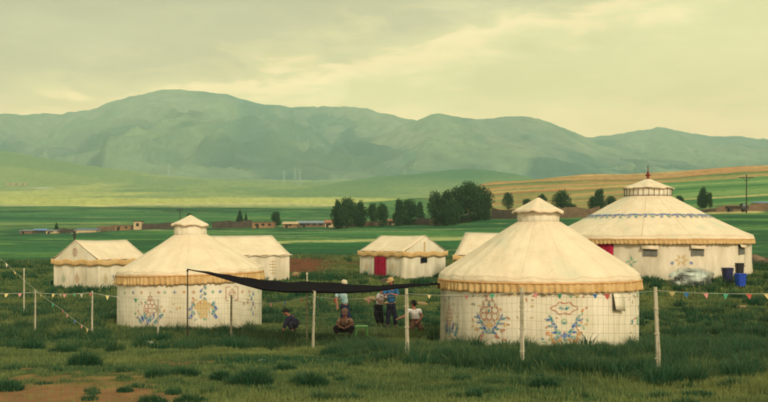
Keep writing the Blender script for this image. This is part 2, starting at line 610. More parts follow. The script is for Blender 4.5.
def terrain_mat(name, nscale, amp, bump, bdist, attr='tone'):
    m = bpy.data.materials.new(name)
    m.use_nodes = True
    nt = m.node_tree
    b = nt.nodes['Principled BSDF']
    b.inputs['Roughness'].default_value = 0.95
    b.inputs['Specular IOR Level'].default_value = 0.1
    at_ = nt.nodes.new('ShaderNodeAttribute')
    at_.attribute_name = attr
    geo = nt.nodes.new('ShaderNodeNewGeometry')
    n = nt.nodes.new('ShaderNodeTexNoise')
    n.inputs['Scale'].default_value = nscale
    n.inputs['Detail'].default_value = 8
    n.inputs['Roughness'].default_value = 0.65
    nt.links.new(geo.outputs['Position'], n.inputs['Vector'])
    mr = nt.nodes.new('ShaderNodeMapRange')
    mr.inputs['From Min'].default_value = 0.3
    mr.inputs['From Max'].default_value = 0.7
    mr.inputs['To Min'].default_value = 1 - amp
    mr.inputs['To Max'].default_value = 1 + amp
    nt.links.new(n.outputs[0], mr.inputs['Value'])
    vm = nt.nodes.new('ShaderNodeVectorMath')
    vm.operation = 'SCALE'
    nt.links.new(at_.outputs['Vector'], vm.inputs[0])
    nt.links.new(mr.outputs[0], vm.inputs['Scale'])
    nt.links.new(vm.outputs[0], b.inputs['Base Color'])
    bp = nt.nodes.new('ShaderNodeBump')
    bp.inputs['Strength'].default_value = bump
    bp.inputs['Distance'].default_value = bdist
    nt.links.new(n.outputs[0], bp.inputs['Height'])
    nt.links.new(bp.outputs[0], b.inputs['Normal'])
    return m


ground = np_mesh('ground', np.stack([XX, YY, ZZ], -1).reshape(-1, 3), quads, None, [terrain_mat('meadow_earth', 1.6, 0.30, 0.5, 0.08)], {'tone': C.reshape(-1, 3)}, True)
tag(ground, kind='structure')

# ------------------------------------------------------------------ mountains
CREST = [(-700, 120), (-500, 100), (-300, 118), (-120, 108), (-40, 117), (0, 115), (30, 116), (60, 113.5), (90, 110), (110, 103), (130, 96.5), (150, 92.5), (165, 90.5), (185, 91.5), (210, 93), (226, 94),
         (240, 99), (260, 104), (290, 108.5), (318, 107), (345, 106.5), (365, 109), (385, 114), (402, 118.5), (415, 121), (440, 128), (500, 142), (600, 152), (1300, 156)]
CREST2 = [(300, 170), (350, 150), (385, 135), (402, 125), (415, 120.5), (428, 116), (440, 114), (460, 117.5), (478, 119.5), (495, 118.5), (520, 117.5), (533, 119), (550, 123.5), (566, 130), (582, 137), (600, 146), (650, 160)]
CREST3 = [(350, 150), (560, 140), (592, 137), (615, 134), (640, 131), (658, 128), (672, 129.5), (690, 133.5), (712, 137), (740, 137.5), (768, 139.5), (820, 136), (900, 128), (1050, 138), (1300, 122), (1700, 130)]


def crest_of(tbl, px):
    return np.interp(px, [c[0] for c in tbl], [c[1] for c in tbl])


def mountain(tbls, D0, D1, D2, name, seed, foot, amp, xr=(-1.2, 1.2), taper=None):
    us = np.linspace(xr[0], xr[1], int(900 * (xr[1] - xr[0]) / 1.6))
    ds = np.concatenate([np.linspace(D0, D1, 150), np.linspace(D1, D2, 40)[1:]])
    DD, UU = np.meshgrid(ds, us, indexing='ij')
    px = 384 + UU * 1000
    cr = np.min([crest_of(t, px) for t in tbls], axis=0)
    cr = cr + (fbm(px / 9 + seed, px * 0, 4) - 0.5) * 2.4
    Hc = EYE + (235 - cr) / 1000 * D1
    z0 = EYE + (235 - foot(px)) / 1000 * D0 - 25
    t = np.clip((DD - D0) / (D1 - D0), 0, 1)
    z = z0 + (Hc - z0) * (0.45 * t + 0.55 * t ** 1.6)
    X = UU * DD
    # spurs and gullies running down from the crest
    wx = X + (fbm(X / 900 + seed, DD / 900, 3) - 0.5) * 900
    rid = 0.55 * fbm(wx / 900 + seed, DD / 2600 + seed, 3) + 0.45 * fbm(wx / 330 + seed, DD / 1500 + X / 900, 4, True) + .12
    rid = rid + .26 * (fbm(wx / 110 + seed, DD / 650 + X / 500, 4, True) - .5)
    env = np.clip(t / 0.25, 0, 1) * np.clip((1.03 - t) / 0.45, 0, 1) ** 0.8
    z = z + (rid - 0.62) * amp * 0.95 * env * np.clip((Hc - z0) / 500, 0.2, 1.3)
    z = z + (fbm(X / 160 + seed, DD / 160, 4, True) - 0.5) * amp * 0.10 * env
    back = np.clip((DD - D1) / (D2 - D1), 0, 1)
    z = z - back * 420
    # keep the skyline where the crest is
    zmax = EYE + (235 - cr) / 1000 * DD - np.abs(D1 - DD) * 0.012
    z = np.where(DD < D1, np.minimum(z, zmax), z)
    n_r, n_c = X.shape
    idx = np.arange(n_r * n_c).reshape(n_r, n_c)
    quads = np.stack([idx[:-1, :-1], idx[:-1, 1:], idx[1:, 1:], idx[1:, :-1]], -1).reshape(-1, 4)
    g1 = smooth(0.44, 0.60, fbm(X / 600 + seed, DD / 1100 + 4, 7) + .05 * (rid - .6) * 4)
    c = np.array(A(84, 112, 86)) * (1 - g1[..., None]) + np.array(A(142, 152, 98)) * g1[..., None]  # sunlit patches painted into the slope colour as lighter yellow-green
    rock = smooth(0.48, 0.62, fbm(X / 190 + 8, DD / 380 + seed, 6) + .12 * t - .05) * smooth(0.3, 0.6, t)
    c = c * (1 - rock[..., None] * 0.45) + np.array(A(176, 166, 120)) * rock[..., None] * 0.45
    cloud_shade = smooth(0.50, 0.60, fbm(wx / 420 + 70, DD / 900 + seed, 7)) * smooth(0.05, 0.2, t) * smooth(0.75, 0.5, t)  # cloud shadow painted as dark teal patches on the lower and middle slopes
    c = c * (1 - cloud_shade[..., None] * 0.6) + np.array(A(28, 64, 58)) * cloud_shade[..., None] * 0.6
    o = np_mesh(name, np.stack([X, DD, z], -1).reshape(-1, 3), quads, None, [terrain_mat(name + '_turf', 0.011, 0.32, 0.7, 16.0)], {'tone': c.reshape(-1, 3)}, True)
    return tag(o, kind='structure')


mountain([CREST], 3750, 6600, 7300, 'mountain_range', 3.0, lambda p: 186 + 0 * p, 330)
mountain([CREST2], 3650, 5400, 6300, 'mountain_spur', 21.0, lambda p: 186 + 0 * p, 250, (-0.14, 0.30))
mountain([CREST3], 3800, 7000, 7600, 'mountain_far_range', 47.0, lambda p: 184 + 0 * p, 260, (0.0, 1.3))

# ------------------------------------------------------------------ materials
M = {}
M['canvas'] = mat('canvas_roof', A(233, 211, 156), A(214, 190, 136), scale=1.1, bump=0.8, bscale=3.2, bdist=0.08, lo=.3, hi=.75)
_nt = M['canvas'].node_tree
_b = _nt.nodes['Principled BSDF']
_src = _b.inputs['Base Color'].links[0].from_socket
_tcn = _nt.nodes.new('ShaderNodeTexCoord')
_nz = _nt.nodes.new('ShaderNodeTexNoise')
_nz.inputs['Scale'].default_value = .55
_nz.inputs['Detail'].default_value = 7
_nt.links.new(_tcn.outputs['Object'], _nz.inputs['Vector'])
_mr = _nt.nodes.new('ShaderNodeMapRange')
_mr.inputs['From Min'].default_value = .56
_mr.inputs['From Max'].default_value = .72
_mr.inputs['To Max'].default_value = .7
_nt.links.new(_nz.outputs[0], _mr.inputs['Value'])
_mx = _nt.nodes.new('ShaderNodeMixRGB')
_mx.inputs['Color2'].default_value = (*A(196, 200, 150), 1)
_nt.links.new(_mr.outputs[0], _mx.inputs['Fac'])
_nt.links.new(_src, _mx.inputs['Color1'])
_nt.links.new(_mx.outputs[0], _b.inputs['Base Color'])
M['seam'] = mat('rope_seam', A(210, 184, 126), A(196, 172, 114), scale=5)
M['canvas_wall'] = mat('canvas_wall', A(238, 224, 172), A(216, 202, 150), scale=0.9, stretch=(1.4, 1.4, 0.6), bump=0.5, bscale=2.4, bdist=0.05)
M['canvas_old'] = mat('canvas_weathered', A(232, 216, 166), A(206, 190, 140), scale=1.0, stretch=(1.6, 1.6, 0.5), bump=0.5, bscale=2.5, bdist=0.06)
M['ochre'] = mat('ochre_fringe', A(218, 182, 110), A(198, 156, 86), scale=4, bump=0.3, bscale=14)
M['ochre_band'] = mat('ochre_band', A(198, 142, 72), A(212, 162, 92), scale=6)
M['red_cloth'] = mat('red_cloth', A(170, 26, 52), A(140, 18, 40), scale=3)
M['blue_paint'] = mat('blue_paint', A(36, 92, 140), A(206, 194, 146), scale=16, lo=.42, hi=.68)
M['teal_paint'] = mat('teal_paint', A(40, 128, 120), A(206, 194, 146), scale=16, lo=.42, hi=.68)
M['green_paint'] = mat('green_paint', A(96, 168, 108), A(206, 194, 146), scale=16, lo=.42, hi=.68)
M['rust_paint'] = mat('rust_paint', A(182, 112, 74), A(206, 194, 146), scale=16, lo=.42, hi=.68)
M['orange_paint'] = mat('orange_paint', A(206, 138, 70), A(206, 194, 146), scale=16, lo=.42, hi=.68)
M['gold_paint'] = mat('gold_paint', A(206, 168, 84), A(206, 194, 146), scale=16, lo=.42, hi=.68)
M['wood'] = mat('weathered_wood', A(202, 190, 144), A(168, 156, 110), scale=4, stretch=(6, 6, 1), bump=0.4)
M['dark_wood'] = mat('dark_wood', A(62, 52, 38), A(44, 38, 28), scale=4, stretch=(6, 6, 1))
M['wire'] = mat('galvanised_wire', A(70, 66, 50), rough=0.6)
M['rope'] = mat('flag_rope', A(196, 190, 150), A(150, 146, 112), scale=5)
M['net'] = mat('black_shade_net', (.008, .006, .012), (.006, .005, .009), scale=9, bump=0.3, spec=.03, rough=1)
M['skin'] = mat('skin', A(168, 108, 76), A(154, 96, 66), scale=20, rough=0.6)
M['hair'] = mat('black_hair', A(24, 20, 18), A(16, 14, 12), scale=40)
M['adobe'] = mat('adobe', A(130, 104, 70), A(104, 84, 58), scale=0.6, bump=0.4)
M['adobe_orange'] = mat('adobe_orange', A(160, 124, 76), A(134, 100, 64), scale=0.6, bump=0.4)
M['adobe_dark'] = mat('adobe_dark', A(88, 74, 54), A(66, 58, 44), scale=0.6, bump=0.4)
M['plaster'] = mat('pale_plaster', A(204, 176, 118), A(186, 156, 102), scale=0.7)
M['tin'] = mat('grey_tin_roof', A(142, 150, 138), A(112, 122, 116), scale=1.2, rough=0.5)
M['tin_blue'] = mat('blue_tin_roof', A(110, 140, 160), A(92, 122, 150), scale=1.2, rough=0.5)
M['clay_tile'] = mat('clay_tile_roof', A(176, 116, 76), A(150, 96, 62), scale=1.5)
M['window_net'] = mat('window_gauze', A(120, 118, 92), A(96, 96, 76), scale=8)
M['dark_open'] = mat('dark_glass', A(26, 30, 28), rough=0.3)
M['bark'] = mat('bark', A(70, 58, 40), A(50, 42, 30), scale=3, bump=0.5)
M['stone'] = mat('pale_stone', A(196, 188, 146), A(160, 150, 112), scale=6, bump=0.5)
M['tan_stone'] = mat('tan_stone', A(164, 136, 84), A(136, 110, 66), scale=4, bump=0.5)


def add_dirt(m, top=.42):
    nt = m.node_tree
    b = nt.nodes['Principled BSDF']
    src = b.inputs['Base Color'].links[0].from_socket
    tcn = nt.nodes.new('ShaderNodeTexCoord')
    sp = nt.nodes.new('ShaderNodeSeparateXYZ')
    nt.links.new(tcn.outputs['Generated'], sp.inputs[0])
    nz = nt.nodes.new('ShaderNodeTexNoise')
    nz.inputs['Scale'].default_value = 2.3
    nz.inputs['Detail'].default_value = 8
    mp = nt.nodes.new('ShaderNodeMapping')
    mp.inputs['Scale'].default_value = (1.6, 1.6, .5)
    nt.links.new(tcn.outputs['Object'], mp.inputs[0])
    nt.links.new(mp.outputs[0], nz.inputs['Vector'])
    ad = nt.nodes.new('ShaderNodeMath')
    ad.operation = 'MULTIPLY_ADD'
    nt.links.new(nz.outputs[0], ad.inputs[0])
    ad.inputs[1].default_value = -.9
    nt.links.new(sp.outputs[2], ad.inputs[2])
    mr = nt.nodes.new('ShaderNodeMapRange')
    mr.inputs['From Min'].default_value = top - .40
    mr.inputs['From Max'].default_value = top - .75
    mr.inputs['To Max'].default_value = .34
    nt.links.new(ad.outputs[0], mr.inputs['Value'])
    mx = nt.nodes.new('ShaderNodeMixRGB')
    mx.inputs['Color2'].default_value = (*A(150, 134, 88), 1)
    nt.links.new(mr.outputs[0], mx.inputs['Fac'])
    nt.links.new(src, mx.inputs['Color1'])
    nt.links.new(mx.outputs[0], b.inputs['Base Color'])


add_dirt(M['canvas_wall'])
add_dirt(M['canvas_old'])


def leaf_mat(name, dark, light, trans=0.25):
    m = bpy.data.materials.new(name)
    m.use_nodes = True
    nt = m.node_tree
    b = nt.nodes['Principled BSDF']
    b.inputs['Roughness'].default_value = 0.7
    b.inputs['Specular IOR Level'].default_value = 0.15
    at_ = nt.nodes.new('ShaderNodeAttribute')
    at_.attribute_name = 'tint'
    mx = nt.nodes.new('ShaderNodeMixRGB')
    mx.inputs['Color1'].default_value = (*dark, 1)
    mx.inputs['Color2'].default_value = (*light, 1)
    nt.links.new(at_.outputs['Fac'], mx.inputs['Fac'])
    nt.links.new(mx.outputs[0], b.inputs['Base Color'])
    tr = nt.nodes.new('ShaderNodeBsdfTranslucent')
    nt.links.new(mx.outputs[0], tr.inputs[0])
    ms = nt.nodes.new('ShaderNodeMixShader')
    ms.inputs[0].default_value = trans
    nt.links.new(b.outputs[0], ms.inputs[1])
    nt.links.new(tr.outputs[0], ms.inputs[2])
    nt.links.new(ms.outputs[0], nt.nodes['Material Output'].inputs['Surface'])
    return m


M['grass'] = leaf_mat('grass_blades', (0.013, 0.074, 0.044), (0.190, 0.225, 0.085))
M['leaves'] = leaf_mat('tree_leaves', (0.006, 0.030, 0.016), (0.048, 0.112, 0.044), 0.18)


# ------------------------------------------------------------------ grass blades
def blades(px_, py_, base_z, h, w, lean, tint):
    """three-sided bent blades; arrays in, vertices and faces out"""
    n = len(px_)
    ang = rng.random(n) * 2 * PI
    sx, sy = np.cos(ang), np.sin(ang)
    la = rng.random(n) * 2 * PI
    lx, ly = np.cos(la) * lean * h, np.sin(la) * lean * h
    V = np.zeros((n, 5, 3))
    V[:, 0] = np.stack([px_ - sx * w, py_ - sy * w, base_z], -1)
    V[:, 1] = np.stack([px_ + sx * w, py_ + sy * w, base_z], -1)
    V[:, 2] = np.stack([px_ - sx * w * .7 + lx * .35, py_ - sy * w * .7 + ly * .35, base_z + h * .6], -1)
    V[:, 3] = np.stack([px_ + sx * w * .7 + lx * .35, py_ + sy * w * .7 + ly * .35, base_z + h * .6], -1)
    V[:, 4] = np.stack([px_ + lx, py_ + ly, base_z + h * (1 - 0.3 * lean)], -1)
    b = np.arange(n)[:, None] * 5
    q = b + np.array([[0, 1, 3, 2]])
    t = b + np.array([[2, 3, 4]])
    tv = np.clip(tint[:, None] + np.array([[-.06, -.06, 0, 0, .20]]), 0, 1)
    return V.reshape(-1, 3), q, t, tv.reshape(-1)


YURTS = [(None, 538.5, 30.0, 2.93), (None, 190.5, 37.0, 2.62), (None, 648, 58.0, 5.6)]


def in_yurt(x, y):
    m = np.zeros(len(x), bool)
    for _, px, D, r in YURTS:
        cx = (px - 384) / 1000 * D
        m |= (x - cx) ** 2 + (y - D) ** 2 < (r - 0.03) ** 2
    return m


def scatter(d0, d1, per_m2, half=0.56):
    area = half * (d1 * d1 - d0 * d0)
    n = int(area * per_m2)
    y = np.sqrt(rng.random(n) * (d1 * d1 - d0 * d0) + d0 * d0)
    x = (rng.random(n) * 2 - 1) * half * y
    return x, y


def tall(x, y):
    """wanted grass height"""
    px = 384 + x / y * 1000
    fd = fence_D(px)
    n = fbm(x / 1.1 + 3, y / 1.1 + 8, 3)
    clump = smooth(0.48, 0.62, fbm(x / 0.8 + 50, y / 0.8, 3))
    leftness = smooth(330, 200, px)
    front = smooth(fd - 2.4, fd - 0.6, y + (n - .5) * 2.0)
    h = 0.05 + 0.05 * n                                              # trodden turf in front
    h = h + front * (0.05 + 0.10 * n + .06 * clump)
    low = smooth(fd + 2.5, fd + 5.5, y)
    h = h * (1 - low * (1 - leftness * .6) * (.55 - .35 * clump))
    back = smooth(fd + 9 + 4 * leftness, fd + 13 + 4 * leftness, y)
    h = h * (1 - back) + back * (0.07 + 0.12 * clump)
    mid = leftness * (1 - front) * smooth(20, 24, y)
    h = h + mid * clump * 0.08
    # the trampled meadow behind the people
    h = np.where((px > 265) & (px < 432) & (y > 29) & (y < 38), np.minimum(h, .17 + .10 * n), h)
    g = np.exp(-((px - 350) / 85) ** 2) * smooth(34, 37, y) * smooth(56, 46, y)
    h = h * (1 - 0.55 * g)
    return h


Vs, Qs, Ts, Tt, off = [], [], [], [], 0
for d0, d1, per, w, hs in ((11.5, 17, 1500, .0042, 1.0), (17, 24, 1300, .0060, 1.0), (24, 34, 950, .009, 1.0), (34, 48, 420, .014, 1.05), (48, 84, 110, .026, 1.15)):
    x, y = scatter(d0, d1, per)
    h = tall(x, y)
    nn = fbm(x / 0.35, y / 0.35, 3)
    keep = (rng.random(len(x)) < 0.35 + 0.9 * smooth(0.38, 0.6, nn)) & ~in_yurt(x, y)
    # bare patches
    px = 384 + x / y * 1000
    br = smooth(0.585, 0.65, (fbm(x / 1.3 + 40, y / 1.3, 5) * .62 + fbm(x / .30 + 4, y / .30, 4) * .38) + 0.24 * smooth(21, 13, y) * smooth(300, 60, px) - 0.10 * smooth(120, 330, px) + 0.05 * smooth(17, 14, y) + .07 * smooth(150, 60, px) * smooth(18.5, 15.5, y)) * smooth(24, 19, y)
    keep &= rng.random(len(x)) > br * 0.92
    keep &= ~((y > 64) & (rng.random(len(x)) < 1.6 * np.exp(-((px - 300) / 24) ** 2 - ((y - 73) / 7) ** 2) * smooth(.3, .5, nn)))
    x, y, h, nn = x[keep], y[keep], h[keep], nn[keep]
    n = len(x)
    h = h * hs * (0.55 + 0.7 * rng.random(n)) * (0.75 + 0.5 * nn)
    dryness = fbm(x / 2.6 + 20, y / 2.6, 3)
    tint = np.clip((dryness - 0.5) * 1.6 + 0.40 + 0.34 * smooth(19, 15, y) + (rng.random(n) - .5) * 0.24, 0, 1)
    dry = rng.random(n) < .05
    tint[dry] = .8 + .2 * rng.random(int(dry.sum()))
    h[dry] *= 1.35
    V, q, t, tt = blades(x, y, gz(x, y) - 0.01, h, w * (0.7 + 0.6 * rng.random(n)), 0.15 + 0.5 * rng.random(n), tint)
    Vs.append(V); Qs.append(q + off); Ts.append(t + off); Tt.append(tt)
    off += len(V)
# bushy clumps: denser and longer blades leaning out from a middle
for d0, d1, per, w, hm, nb_ in ((13, 19, .9, .0050, .17, 150), (15.5, 26, 5.2, .0058, .48, 230), (24, 38, 2.3, .0088, .50, 160), (36, 62, .55, .016, .52, 110), (62, 80, .16, .026, .60, 70)):
    cx, cy = scatter(d0, d1, per)
    px = 384 + cx / cy * 1000
    fd = fence_D(px)
    ok = ((cy > fd - 1.3 - 7.0 * smooth(330, 180, px) * rng.random(len(px))) | (hm < .2)) & ~in_yurt(cx, cy) & (fbm(cx / 2.4 + 60, cy / 2.4, 3) > .40)
    ok &= ~((px > 262) & (px < 435) & (cy > fd + 3.5) & (cy < 37))
    ok &= ~((px > 436) & (px < 645) & (cy > 22.5) & (cy < 28) & (rng.random(len(px)) < .8))
    ok &= ~((np.abs(px - 350) < 80) & (cy > 36) & (cy < 50) & (rng.random(len(px)) < .6))
    ok &= (cy < 63) | (np.abs(px - 300) > 30)
    cx, cy = cx[ok], cy[ok]
    m_ = len(cx)
    R0 = (0.15 + .24 * rng.random(m_)) * (.5 if hm < .2 else 1 if d0 < 36 else 1.6)
    H0 = hm * (.45 + .75 * rng.random(m_))
    T0 = rng.random(m_)
    k = np.repeat(np.arange(m_), nb_)
    a_ = rng.random(len(k)) * 2 * PI
    q_ = np.sqrt(rng.random(len(k)))
    bx, by = np.cos(a_) * q_, np.sin(a_) * q_
    x, y = cx[k] + bx * R0[k], cy[k] + by * R0[k]
    h = H0[k] * (.45 + .65 * rng.random(len(k))) * (1.05 - .55 * q_ ** 2)
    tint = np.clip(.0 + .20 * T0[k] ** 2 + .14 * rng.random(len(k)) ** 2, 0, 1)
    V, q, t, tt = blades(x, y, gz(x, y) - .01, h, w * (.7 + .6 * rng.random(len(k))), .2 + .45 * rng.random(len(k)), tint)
    V = V.reshape(-1, 5, 3)
    for vi, kf in ((2, .35), (3, .35), (4, 1.0)):
        V[:, vi, 0] += bx * h * .55 * kf
        V[:, vi, 1] += by * h * .55 * kf
    keep = ~in_yurt(x, y)
    V = V[keep].reshape(-1, 3)
    n = int(keep.sum())
    b0 = np.arange(n)[:, None] * 5
    Vs.append(V); Qs.append(b0 + np.array([[0, 1, 3, 2]]) + off); Ts.append(b0 + np.array([[2, 3, 4]]) + off); Tt.append(tt.reshape(-1, 5)[keep].reshape(-1))
    off += len(V)
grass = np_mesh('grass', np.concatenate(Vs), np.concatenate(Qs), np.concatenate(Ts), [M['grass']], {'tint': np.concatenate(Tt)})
tag(grass, 'dark green meadow grass growing around the tents', 'grass', kind='stuff')

# low weeds and white flower heads among the tall grass
x, y = scatter(15, 40, 1.1)
px = 384 + x / y * 1000
k = (tall(x, y) > 0.25) & ~in_yurt(x, y) & (fbm(x / 2 + 7, y / 2, 2) > 0.52)
mb = MB()
for xx, yy in zip(x[k], y[k]):
    z = G(xx, yy) + rnd.uniform(.25, .5)
    r = rnd.uniform(.008, .016)
    mb.add([(xx + r, yy, z), (xx, yy + r, z), (xx - r, yy, z), (xx, yy - r, z), (xx, yy, z + r)], [(0, 1, 4), (1, 2, 4), (2, 3, 4), (3, 0, 4), (3, 2, 1, 0)])
    mb.add([(xx - .002, yy, z - .4), (xx + .002, yy, z - .4), (xx, yy, z)], [(0, 1, 2)])
tag(obj('meadow_flowers', mb, mat('flower_heads', A(190, 184, 120))), 'tiny pale flower heads in the tall grass', 'flowers', kind='stuff')

TUSS = [(85, 366, .30, .42, 'spiky dark tussock in front of the second fence post from the left'),
        (64, 353, .34, .30, 'wide low tussock behind the spiky one at left'),
        (7, 391, .24, .22, 'dark tussock beside the bare earth at the left edge'),
        (157, 379, .20, .24, 'round tussock at the left of a close pair'),
        (184, 377, .26, .24, 'wider tussock at the right of a close pair'),
        (222, 381, .18, .26, 'small tussock alone between the close pair and a large tussock'),
        (252, 387, .30, .40, 'large bushy tussock near the bottom, below the post on the left yurt'),
        (152, 404, .18, .22, 'tussock cut by the bottom edge, by the earth patch'),
        (191, 404, .22, .22, 'tussock at the bottom edge, second from the earth patch'),
        (310, 386, .28, .32, 'fan shaped tussock below the black net'),
        (285, 371, .20, .26, 'small upright tussock left of the fence post under the black net'),
        (355, 367, .13, .20, 'tiny tussock at the edge of the tall grass, below the seated people'),
        (545, 389, .20, .26, 'lone star shaped tussock below the right yurt'),
        (737, 388, .30, .22, 'flat spreading tussock at bottom right'),
        (125, 392, .12, .12, 'low tuft on the bare earth')]
for (tx, ty, rr, hh, lab) in TUSS:
    D = D_of(ty)
    p = at(tx, D)
    n = int(700 * rr / .25)
    a_ = rng.random(n) * 2 * PI
    q_ = np.sqrt(rng.random(n)) * rr
    bx, by = np.cos(a_) * q_, np.sin(a_) * q_ * 0.9
    h = hh * (0.5 + 0.6 * rng.random(n)) * (1.05 - 0.6 * (q_ / rr) ** 2)
    V, q, t, tt = blades(bx, by, gz(bx + p.x, by + p.y) - p.z - 0.01, h, .0055 + 0 * bx, 0.25 + 0.6 * rng.random(n), np.clip(0.02 + 0.14 * rng.random(n), 0, 1))
    # lean outward
    V = V.reshape(-1, 5, 3)
    for vi, kf in ((2, .35), (3, .35), (4, 1.0)):
        V[:, vi, 0] += bx / rr * h * .45 * kf
        V[:, vi, 1] += by / rr * h * .45 * kf
    o = np_mesh('grass_tussock', V.reshape(-1, 3), q, t, [M['grass']], {'tint': tt})
    o.location = p
    tag(o, lab, 'tussock', 'grass tussocks in front of the fence')


# ------------------------------------------------------------------ rocks
def rock(px, D, sx, sy, sz, m, label, group=None, name='stone'):
    bm = bmesh.new()
    bmesh.ops.create_icosphere(bm, subdivisions=3, radius=1)
    s = rnd.random() * 50
    for v in bm.verts:
        n = vnoise(np.array([v.co.x * 1.3 + s]), np.array([v.co.y * 1.3 + v.co.z * 2 + s]))[0]
        v.co *= 0.75 + 0.5 * float(n)
        v.co = Vector((v.co.x * sx, v.co.y * sy, v.co.z * sz))
    me = bpy.data.meshes.new(name)
    bm.to_mesh(me)
    bm.free()
    me.materials.append(m)
    o = bpy.data.objects.new(name, me)
    p = at(px, D)
    o.location = (p.x, p.y, p.z + sz * .35)
    o.rotation_euler = (0, 0, rnd.random() * 6)
    COL.objects.link(o)
    return tag(o, label, 'stone', group)


rock(150.5, D_of(345), .13, .11, .10, M['stone'], 'rounded pale stone in the short grass below the left yurt')
rock(118, D_of(356), .06, .05, .03, M['stone'], 'small flat stone left of the rounded pale stone')
rock(262, D_of(361), .07, .06, .03, M['stone'], 'little pale stone left of the post under the net')
rock(352, D_of(364), .04, .04, .02, M['stone'], 'tiny stone at the foot of the tall grass below the seated people')
rock(741, D_of(309), .36, .22, .12, M['tan_stone'], 'flat tan slab lying in the grass right of the right yurt')
rock(371, D_of(301), .40, .3, .16, M['tan_stone'], 'tan boulder in the meadow between the two standing groups')
rock(390, D_of(304), .28, .2, .10, M['tan_stone'], 'low tan boulder right behind the man in the blue shirt')
rock(421, D_of(305), .30, .2, .09, M['tan_stone'], 'tan stone beside the edge of the right yurt')
rock(296, 62, .3, .2, .25, M['tan_stone'], 'small block standing at the foot of the earth bank')
rock(337, 60, .28, .2, .16, M['stone'], 'pale stone in the grass left of the tent with the red door')
rock(387, 57, .32, .2, .26, M['adobe_dark'], 'brown block in the grass in front of the red door')
for px_, D_, a_, h_, m_, lab in ((751, 69, .55, .5, 'adobe_dark', 'brown stone of the rubble pile nearest to the large yurt'), (756, 71, .8, .62, 'adobe', 'biggest reddish stone of the rubble pile right of the large yurt'),
                                (761, 68, .5, .36, 'adobe_dark', 'low dark stone in front of the biggest stone of the rubble pile'), (765, 71, .7, .55, 'adobe_dark', 'dark stone right of the biggest one in the rubble pile'),
                                (769, 69, .6, .45, 'adobe', 'reddish stone of the rubble pile cut by the right edge')):
    rock(px_, D_, a_, .5, h_, M[m_], lab, 'rubble pile right of the large yurt')


# ------------------------------------------------------------------ yurts
def folds(amp, seed):
    ks = [(rnd.randint(9, 16), rnd.random() * 6, rnd.uniform(-1.2, 1.2)), (rnd.randint(20, 34), rnd.random() * 6, rnd.uniform(-1.5, 1.5)), (rnd.randint(45, 70), rnd.random() * 6, 0)]
    return lambda a, z: amp * (math.sin(ks[0][0] * a + ks[0][1] + ks[0][2] * z) + .6 * math.sin(ks[1][0] * a + ks[1][1] + ks[1][2] * z) + .25 * math.sin(ks[2][0] * a + ks[2][1]))


class Motif:
    """flat painted shapes laid on a curved or flat wall; pt(u, v) gives the place on the wall"""
    def __init__(self, pt):
        self.pt, self.mb, self.mats = pt, MB(), []

    def mi(self, m):
        if m not in self.mats: self.mats.append(m)
        return self.mats.index(m)

    def fan(self, pts, m):
        cx = sum(p[0] for p in pts) / len(pts)
        cy = sum(p[1] for p in pts) / len(pts)
        vs = [self.pt(cx, cy)] + [self.pt(*p) for p in pts]
        n = len(pts)
        self.mb.add(vs, [(0, i + 1, (i + 1) % n + 1) for i in range(n)], self.mi(m))

    def petal(self, u, v, ln, wd, deg, m):
        a = R(deg)
        pts = []
        for k in range(12):
            t = 2 * PI * k / 12
            x, y = math.cos(t) * ln / 2, math.sin(t) * wd / 2 * (1 - 0.35 * math.cos(t))
            pts.append((u + x * math.cos(a) - y * math.sin(a), v + x * math.sin(a) + y * math.cos(a)))
        self.fan(pts, m)

    def ring(self, u, v, r, w, m, n=14, sy=1.0):
        vs, fs = [], []
        for k in range(n):
            t = 2 * PI * k / n
            vs += [self.pt(u + math.cos(t) * (r - w / 2), v + math.sin(t) * (r - w / 2) * sy), self.pt(u + math.cos(t) * (r + w / 2), v + math.sin(t) * (r + w / 2) * sy)]
        for k in range(n):
            j = (k + 1) % n
            fs.append((2 * k, 2 * k + 1, 2 * j + 1, 2 * j))
        self.mb.add(vs, fs, self.mi(m))

    def line(self, pts, w, m):
        for (a0, b0), (a1, b1) in zip(pts[:-1], pts[1:]):
            d = math.hypot(a1 - a0, b1 - b0) or 1
            nx, ny = -(b1 - b0) / d * w / 2, (a1 - a0) / d * w / 2
            self.mb.add([self.pt(a0 + nx, b0 + ny), self.pt(a0 - nx, b0 - ny), self.pt(a1 - nx, b1 - ny), self.pt(a1 + nx, b1 + ny)], [(0, 1, 2, 3)], self.mi(m))

    def done(self, parent, name='painted_pattern'):
        return obj(name, self.mb, self.mats, parent)


def knot(mo, u, v, s, m):
    """pyramid of interlaced rings"""
    for row, n in ((3.3, 1), (2.4, 2), (1.5, 3), (.6, 3), (-.3, 2)):
        for k in range(n):
            mo.ring(u + (k - (n - 1) / 2) * s * .95, v + row * s, s * .50, s * .13, m)
    for sg in (-1, 1):
        mo.line([(u, v - s * .7), (u + sg * s * 1.7, v + s * .6), (u + sg * s * 1.5, v + s * 1.7), (u, v + s * 3.9)], s * .10, m)
    mo.line([(u, v + s * 3.8), (u, v + s * 4.5)], s * .13, m)
    mo.petal(u, v + s * 4.5, s * .5, s * .4, 90, m)


